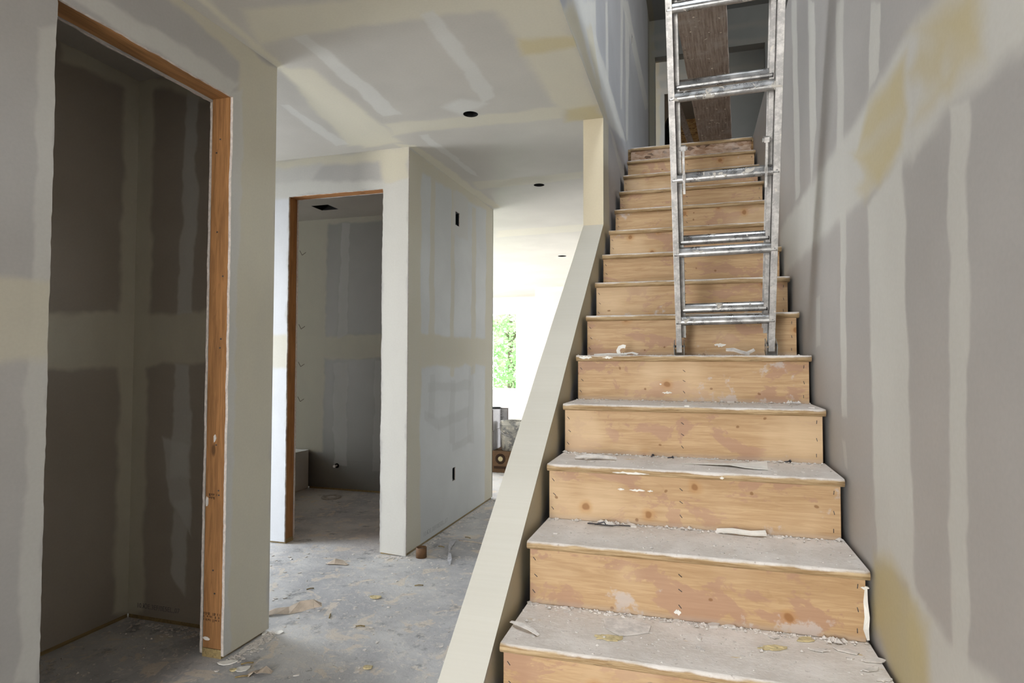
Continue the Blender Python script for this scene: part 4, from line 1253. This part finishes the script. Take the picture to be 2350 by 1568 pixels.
z1, z2, z3, z4, z5 = (RISE * i + .001 for i in range(1, 6))
# brown tube on the floor beside the powder room corner
t = thing('cardboard_tube', 'short brown tube standing on the floor by the powder room corner', 'tube', (-1.258, 2.475, ZF + .0005))
bm = bmesh.new(); lathe(bm, [(.030, .001), (.0355, .0), (.0355, .066), (.034, .067), (.0315, .066), (.0315, .004), (.030, .001)], 26)
obj('tube_wall', bm, 'brown', t)
bm = bmesh.new(); rr = lathe(bm, [(.0314, .050), (.001, .052)], 20)
obj('dust_fill', bm, 'tapeg', t)
# strip of crumpled grey tape, and a wire beyond
bm = bmesh.new()
ribbon(bm, [(-1.185, 2.86, ZF + .012), (-1.165, 2.78, ZF + .02), (-1.150, 2.70, ZF + .014), (-1.120, 2.62, ZF + .004), (-1.08, 2.53, ZF + .016), (-1.05, 2.46, ZF + .010), (-1.015, 2.38, ZF + .003)], [.03, .036, .02, .012, .026, .03, .008], .0015, up=[(0, 0, 1), (.3, .2, 1), (.5, 0, .8), (0, .2, 1), (-.6, 0, .8), (-.2, 0, 1), (0, 0, 1)])
scrap('tape_strip', 'crumpled grey tape strip on the floor past the brown tube', 'tape', bm, 'tapeg')
bm = bmesh.new(); tube(bm, [(-1.16, 2.90, ZF + .003), (-1.1, 2.885, ZF + .004), (-1.04, 2.89, ZF + .003), (-.96, 2.87, ZF + .003), (-.9, 2.875, ZF + .003)], .003, 6)
scrap('wire_offcut', 'thin wire offcut lying on the floor beyond the tape strip', 'wire', bm, 'paperb')
# curled paper strip at the free end of the closet wall
bm = bmesh.new()
ribbon(bm, [(-1.64, 1.375, ZF + .004), (-1.585, 1.425, ZF + .014), (-1.53, 1.46, ZF + .010), (-1.485, 1.50, ZF + .022), (-1.44, 1.54, ZF + .026), (-1.405, 1.565, ZF + .014)], [.03, .05, .055, .06, .05, .05], .0015, up=[(0, 0, 1), (.1, -.2, 1), (.2, -.3, 1), (.3, -.6, .8), (.3, -.5, .8), (0, 0, 1)])
scrap('paper_strip', 'long curled strip of board paper on the floor beyond the closet wall', 'paper', bm, ['paperb'])
bm = bmesh.new()
ribbon(bm, [(-1.775, 2.17, ZF + .003), (-1.73, 2.19, ZF + .016), (-1.69, 2.20, ZF + .010), (-1.64, 2.19, ZF + .003)], [.02, .05, .045, .02], .0012, up=[(0, 0, 1), (0, -.5, 1), (0, -.3, 1), (0, 0, 1)])
scrap('paper_scrap', 'curled paper scrap on the floor in front of the powder room door', 'paper', bm, 'paperb')
for (x, y, sx, sy, a, l, m) in ((-1.443, .930, .040, .020, .5, 'pale oval compound flake at the foot of the closet wall', 'paperw'),
                                (-1.487, 1.222, .011, .024, .2, 'small standing flake at the free end of the closet wall', 'paperw'),
                                (-1.425, 1.245, .018, .020, .4, 'round pale flake just right of the closet wall end', 'paperw'),
                                (-1.345, .905, .030, .022, .9, 'crumpled grey flake in front of the closet wall', 'paperw'),
                                (-1.20, 1.764, .030, .018, .2, 'yellow glue blob on the middle of the hallway floor', 'yellow'),
                                (-.845, 1.07, .020, .014, .2, 'yellow glue blob on the floor near the curb', 'yellow'),
                                (-1.375, .885, .014, .010, .4, 'tiny tan flake beside the crumpled grey flake', 'yellow')):
    bm = bmesh.new()
    chip(bm, 0, 0, 0, sx, sy, .003 if m != 'yellow' else .006, a, 10, .12, 0, .16)
    scrap('compound_flake' if m != 'yellow' else 'glue_blob', l, 'debris', bm, m, (x, y, ZF + .001))
bm = bmesh.new()
ribbon(bm, [(-1.285, .862, ZF + .002), (-1.275, .885, ZF + .014), (-1.262, .90, ZF + .006), (-1.235, .905, ZF + .018), (-1.205, .915, ZF + .004)], [.02, .045, .05, .04, .02], .0012, up=[(0, 0, 1), (-.5, 0, 1), (.2, .3, 1), (-.3, -.3, 1), (0, 0, 1)])
scrap('paper_scrap', 'torn curled paper scrap on the floor nearest the camera', 'paper', bm, 'paperb')
bm = bmesh.new()
for (x, y, a, L) in ((-1.36, .952, .6, .05), (-1.30, .855, .5, .06), (-1.22, 2.72, -.2, .05), (-1.62, 1.77, .8, .04), (-1.05, 2.0, .4, .05), (-1.09, 1.42, .3, .045), (-1.30, 1.48, -1.1, .05), (-1.12, 2.98, -.3, .05)):
    tube(bm, [(x - math.cos(a) * L / 2, y - math.sin(a) * L / 2, ZF + .003), (x, y, ZF + .006), (x + math.cos(a) * L / 2, y + math.sin(a) * L / 2, ZF + .003)], .0032, 5)
o = obj('dark_splinters', bm, 'plate'); tag(o, 'dark wood splinters scattered over the hallway floor', 'debris'); o['kind'] = 'stuff'

# treads
bm = bmesh.new(); chip(bm, 0, 0, 0, .030, .015, .003, .0, 17, 0, 0, .45); chip(bm, .028, .002, 0, .016, .009, .004, .3, 9, 0, 0, .4)
scrap('glue_patch', 'straw coloured glue patch on the lowest tread, left of centre', 'debris', bm, 'yellow', (.262, .375, z1))
bm = bmesh.new(); chip(bm, 0, 0, 0, .028, .014, .003, .4, 17, 0, 0, .45); chip(bm, .006, .003, .002, .014, .007, .003, .1, 9, 0, 0, .4)
scrap('glue_patch', 'straw coloured glue patch on the lowest tread, right of centre', 'debris', bm, 'yellow', (.677, .438, z1))
bm = bmesh.new(); chip(bm, 0, 0, 0, .022, .012, .003, .4, 9, 0, 0, .3)
scrap('glue_patch', 'small tan glue patch at the back of the lowest tread', 'debris', bm, 'yellow', (.765, .515, z1))
bm = bmesh.new()
prism(bm, [(-.035, -.055), (.05, -.05), (.075, -.01), (.035, .05), (-.04, .06), (-.055, .0)], 2, 0, .0022)
scrap('paper_sheet', 'flat dusty paper square lying on the lowest tread', 'paper', bm, 'crumb', (.300, .455, z1), rot=(0, 0, .5))
bm = bmesh.new()
ribbon(bm, [(-.03, .03, .006), (.0, .01, .012), (.035, -.005, .009), (.062, -.02, .002)], [.008, .015, .014, .008], .002, up=[(0, -.2, 1)] * 4)
scrap('compound_strip', 'curved plaster strip at the left end of the lowest tread', 'debris', bm, 'crumb', (.025, .35, z1))
bm = bmesh.new(); 
for i in range(16): lump(bm, rng.uniform(-.032, .03), rng.uniform(-.010, .012), 0, rng.uniform(.004, .011), .9)
scrap('compound_clump', 'lumpy plaster clump at the back right of the lowest tread', 'debris', bm, 'crumb', (.84, .522, z1))
for x, y, sx, sy, a, l in ((.905, .44, .024, .013, .2, 'broad plaster flake against the right wall on the lowest tread'),
                           (.893, .39, .020, .010, .5, 'narrow plaster flake near the right wall below the broad one'),
                           (.86, .475, .028, .012, -.2, 'long plaster flake just in front of the lumpy clump'),
                           (.79, .46, .022, .009, .3, 'thin plaster flake left of the long one on the lowest tread'),
                           (.69, .51, .014, .010, .9, 'small upright plaster flake behind the right glue patch'),
                           (.905, .345, .016, .008, .4, 'plaster flake at the front right corner of the lowest tread')):
    bm = bmesh.new(); chip(bm, 0, 0, 0, sx, sy, .0025, a, 13, .04, 0, .42)
    scrap('plaster_flake', l, 'debris', bm, 'crumb', (x, y, z1))
bm = bmesh.new()
ribbon(bm, [(.918, .546, .332), (.914, .536, .300), (.916, .530, .262), (.912, .527, .232), (.918, .532, .203)], [.006, .011, .012, .014, .006], .0012, up=[(0, -1, .1), (.3, -1, 0), (-.2, -1, 0), (.2, -1, 0), (0, -1, 0)])
scrap('paper_flap', 'torn white paper flap hanging beside the second riser end', 'paper', bm, 'paperw')

bm = bmesh.new()
for i in range(14): lump(bm, rng.uniform(-.02, .05), rng.uniform(-.014, .012), 0, rng.uniform(.005, .014), .8)
scrap('compound_clump', 'plaster clump with a bent nail on the second tread', 'debris', bm, 'crumb', (.205, .786, z2))
bm = bmesh.new(); tube(bm, [(.145, .768, z2 + .003), (.175, .765, z2 + .004), (.20, .768, z2 + .012), (.206, .766, z2 + .004)], .0022, 6); tube(bm, [(.17, .757, z2 + .004), (.285, .772, z2 + .004)], .0017, 6)
scrap('bent_nail', 'bent grey nail lying on the second tread', 'nail', bm, 'staple')
bm = bmesh.new()
ribbon(bm, [(.555, .790, z2 + .004), (.60, .786, z2 + .008), (.655, .780, z2 + .006), (.70, .784, z2 + .009)], [.012, .018, .016, .02], .007, up=[(0, -.4, 1)] * 4)
scrap('compound_strip', 'long white plaster strip along the back of the second tread', 'debris', bm, 'paperw')

bm = bmesh.new()
for i in range(40): chip(bm, rng.gauss(0, .032), rng.gauss(0, .026), .001 + rng.random() * .005, rng.uniform(.004, .012), rng.uniform(.003, .008), .003, rng.uniform(0, 3), 6, rng.uniform(0, .3))
scrap('compound_clump', 'crumbled plaster heap on the left of the third tread', 'debris', bm, 'crumb', (.125, .965, z3))
bm = bmesh.new()
ribbon(bm, [(-.06, -.03, .004), (-.01, -.035, .012), (.04, -.018, .008), (.085, -.01, .003)], [.012, .022, .018, .012], .004, up=[(0, -.5, 1)] * 4)
scrap('plaster_flake', 'curled plaster flake in front of the crumbled heap on the third tread', 'debris', bm, 'crumb', (.135, .955, z3))
bm = bmesh.new()    # torn paper triangle with a lifted edge
P = [(.445, .935, 0), (.53, .922, .003), (.60, .912, .006), (.645, .890, .003), (.69, .880, .002), (.718, .886, .001), (.734, 1.072, .001), (.66, 1.0, .002), (.60, .962, .003), (.52, .945, .001)]
a_ = [bm.verts.new((x, y, z3 + z)) for x, y, z in P]; b_ = [bm.verts.new((x, y, z3 + z + .0012)) for x, y, z in P]
bm.faces.new(a_); bm.faces.new(b_)
for i in range(len(P)): bm.faces.new((a_[i], a_[(i + 1) % 10], b_[(i + 1) % 10], b_[i]))
bmesh.ops.recalc_face_normals(bm, faces=bm.faces[:])
scrap('torn_paper', 'torn white paper triangle lying on the third tread', 'paper', bm, 'paperw')
for x, y, a, n_ in ((.800, 1.055, .3, 'right'), (.34, 1.04, 1.2, 'middle'), (.405, 1.02, .4, 'centre')):
    bm = bmesh.new(); tube(bm, [(-.011, 0, .004), (.008, .003, .005)], .0022, 6); tube(bm, [(.008, .003, .005), (.011, .0035, .006)], [.005, .0055], 8)
    scrap('drywall_screw', {'right': 'rusty drywall screw at the right end of the third tread', 'middle': 'dark drywall screw left of the middle of the third tread', 'centre': 'dark drywall screw beside a white crumb on the third tread'}[n_], 'screw', bm, 'staple', (x, y, z3 + .001), rot=(0, 0, a))
bm = bmesh.new()
for i in range(5): lump(bm, (i - 2) * .009, rng.uniform(-.006, .006), 0, rng.uniform(.009, .016), .8)
scrap('compound_clump', 'white plaster lump at the back right of the fourth tread', 'debris', bm, 'crumb', (.853, 1.285, z4))
bm = bmesh.new(); chip(bm, 0, 0, 0, .009, .007, .006, 0, 8)
scrap('compound_dab', 'white compound dab on the nosing of the fourth tread', 'debris', bm, 'paperw', (.462, 4 * RUN + .004, z4 - .003))
# paper tape curl and sticks on the fifth tread
bm = bmesh.new()
ribbon(bm, [(.055, 1.47, z5 + .002), (.12, 1.475, z5 + .006), (.18, 1.47, z5 + .005), (.225, 1.465, z5 + .012), (.25, 1.46, z5 + .004)], .022, .0015, up=[(0, -.3, 1)] * 5)
ribbon(bm, [(.172 + .017 * math.cos(a), 1.462 + .004 * a, z5 + .026 + .022 * math.sin(a)) for a in [i * .45 - 1.6 for i in range(12)]], .02, .0015, up=[(0, 1, 0)] * 12) if False else None
ribbon(bm, [(.168, 1.47, z5 + .006), (.163, 1.47, z5 + .022), (.170, 1.47, z5 + .036), (.186, 1.47, z5 + .041), (.196, 1.47, z5 + .038)], .016, .0015, up=[(0, 1, .05)] * 5)
for i in range(5): lump(bm, .175 + rng.uniform(-.012, .03), 1.455 + rng.uniform(-.008, .008), z5, rng.uniform(.007, .012))
scrap('tape_curl', 'curled white paper tape on the left of the fifth tread', 'tape', bm, 'paperw')
bm = bmesh.new()
ribbon(bm, [(.615, 1.40, z5 + .020), (.645, 1.40, z5 + .020), (.675, 1.405, z5 + .010), (.705, 1.41, z5 + .003)], [.012, .02, .018, .014], .007, up=[(0, -.6, 1)] * 4)
ribbon(bm, [(.690, 1.42, z5 + .003), (.715, 1.42, z5 + .014), (.728, 1.42, z5 + .021)], [.012, .013, .012], .007, up=[(0, -.6, 1)] * 3)
scrap('compound_strip', 'pair of crossed plaster strips beside the right ladder foot', 'debris', bm, 'crumb')
# dried compound on treads and risers
for n, spots in ((3, ((.195, .335, -.013, .009), )), (5, ((.015, .055, -.006, .014), (.125, .165, -.012, .010)))):
    pass
bm = bmesh.new()
def daub(x0, x1, y, zc, h):
    """dried smear standing a millimetre proud of a front face"""
    n = max(8, int((x1 - x0) / .008))
    up_ = [(x0 + (x1 - x0) * i / n, zc + h * rng.uniform(.2, 1) * math.sin(math.pi * (i + .4) / (n + .8))) for i in range(n + 1)]
    dn_ = [(x0 + (x1 - x0) * i / n, zc - h * rng.uniform(.2, 1) * math.sin(math.pi * (i + .4) / (n + .8))) for i in range(n + 1)][::-1]
    prism(bm, up_ + dn_, 1, y - .0022, y + .006)
daub(.225, .345, 3 * RUN - .0045, 3 * RISE - .016, .006)
daub(.565, .578, 3 * RUN - .0045, 3 * RISE - .015, .006)
daub(.015, .07, 5 * RUN - .0045, 5 * RISE - .009, .010)
daub(.115, .16, 5 * RUN - .0045, 5 * RISE - .010, .007)
for x0, x1, h in ((.240, .262, .006), (.278, .330, .005), (.338, .356, .004)): daub(x0, x1, 3 * RUN + .0155, 3 * RISE - .075, h)
daub(.35, .358, 5 * RUN + .0155, 5 * RISE - .12, .006); daub(.36, .40, 5 * RUN + .0155, 5 * RISE - .155, .007)
daub(.575, .625, 6 * RUN + .0155, 5 * RISE + .05, .013)
daub(.905, .925, 2 * RUN + .0155, 2 * RISE - .047, .007)
daub(.43, .45, 1 * RUN + .0155 + RUN, 1 * RISE + .022, .011)
o = obj('compound_smears', bm, 'paperw'); tag(o, 'white dried compound smears on the stair risers and nosings', 'debris'); o['kind'] = 'stuff'

# plaster crumbs nobody could count
bm = bmesh.new()
for n in range(1, 14):
    cnt = int(430 / (1 + .25 * (n - 1)))
    for i in range(cnt):
        back = rng.random() < .62
        y = n * RUN + (RUN + .012 - abs(rng.gauss(0, .012)) if back else rng.uniform(.012, RUN))
        x = rng.uniform(SX0 + .004, SX1 - .004)
        r = rng.uniform(.0018, .0050) * (1.15 if back else .8)
        if rng.random() < .08: r *= 1.9
        if y > (n + 1) * RUN + .012: y = (n + 1) * RUN + .010
        if rng.random() < .3: chip(bm, x, y, n * RISE, r * 1.8, r * 1.2, r * .6, rng.uniform(0, 3), 5)
        else: lump(bm, x, y, n * RISE, r)
o = obj('plaster_crumbs', bm, 'crumb'); tag(o, 'white plaster crumbs scattered over the stair treads', 'debris'); o['kind'] = 'stuff'
bm = bmesh.new()
for i in range(1500):
    if rng.random() < .45:
        k_ = rng.random()
        if k_ < .3: x, y = XD + .012 + abs(rng.gauss(0, .03)), rng.uniform(.95, YD)
        elif k_ < .65: x, y = XB + .012 + abs(rng.gauss(0, .03)), rng.uniform(YB - .05, 4.2)
        elif k_ < .85: x, y = rng.uniform(P1, XB), YB - .012 - abs(rng.gauss(0, .03))
        else: x, y = rng.uniform(-2.26, -1.62), YCL - .012 - abs(rng.gauss(0, .05))
    else:
        x, y = rng.uniform(-2.6, -.2), rng.uniform(.2, 4.2)
        if x < XD + .02 and y < YD + .02: continue
        if x < XB + .02 and y > YB - .02: continue
    r = rng.uniform(.002, .006)
    if rng.random() < .6: chip(bm, x, y, ZF, r * 2.2, r * 1.4, .0025, rng.uniform(0, 3), 6, .1)
    else: lump(bm, x, y, ZF, r * .8)
for i in range(90):
    lump(bm, rng.uniform(-2.2, -1.65), rng.uniform(.3, 1.1), ZF, rng.uniform(.003, .008))
o = obj('floor_crumbs', bm, 'crumb'); tag(o, 'plaster crumbs and paper flakes scattered over the subfloor', 'debris'); o['kind'] = 'stuff'
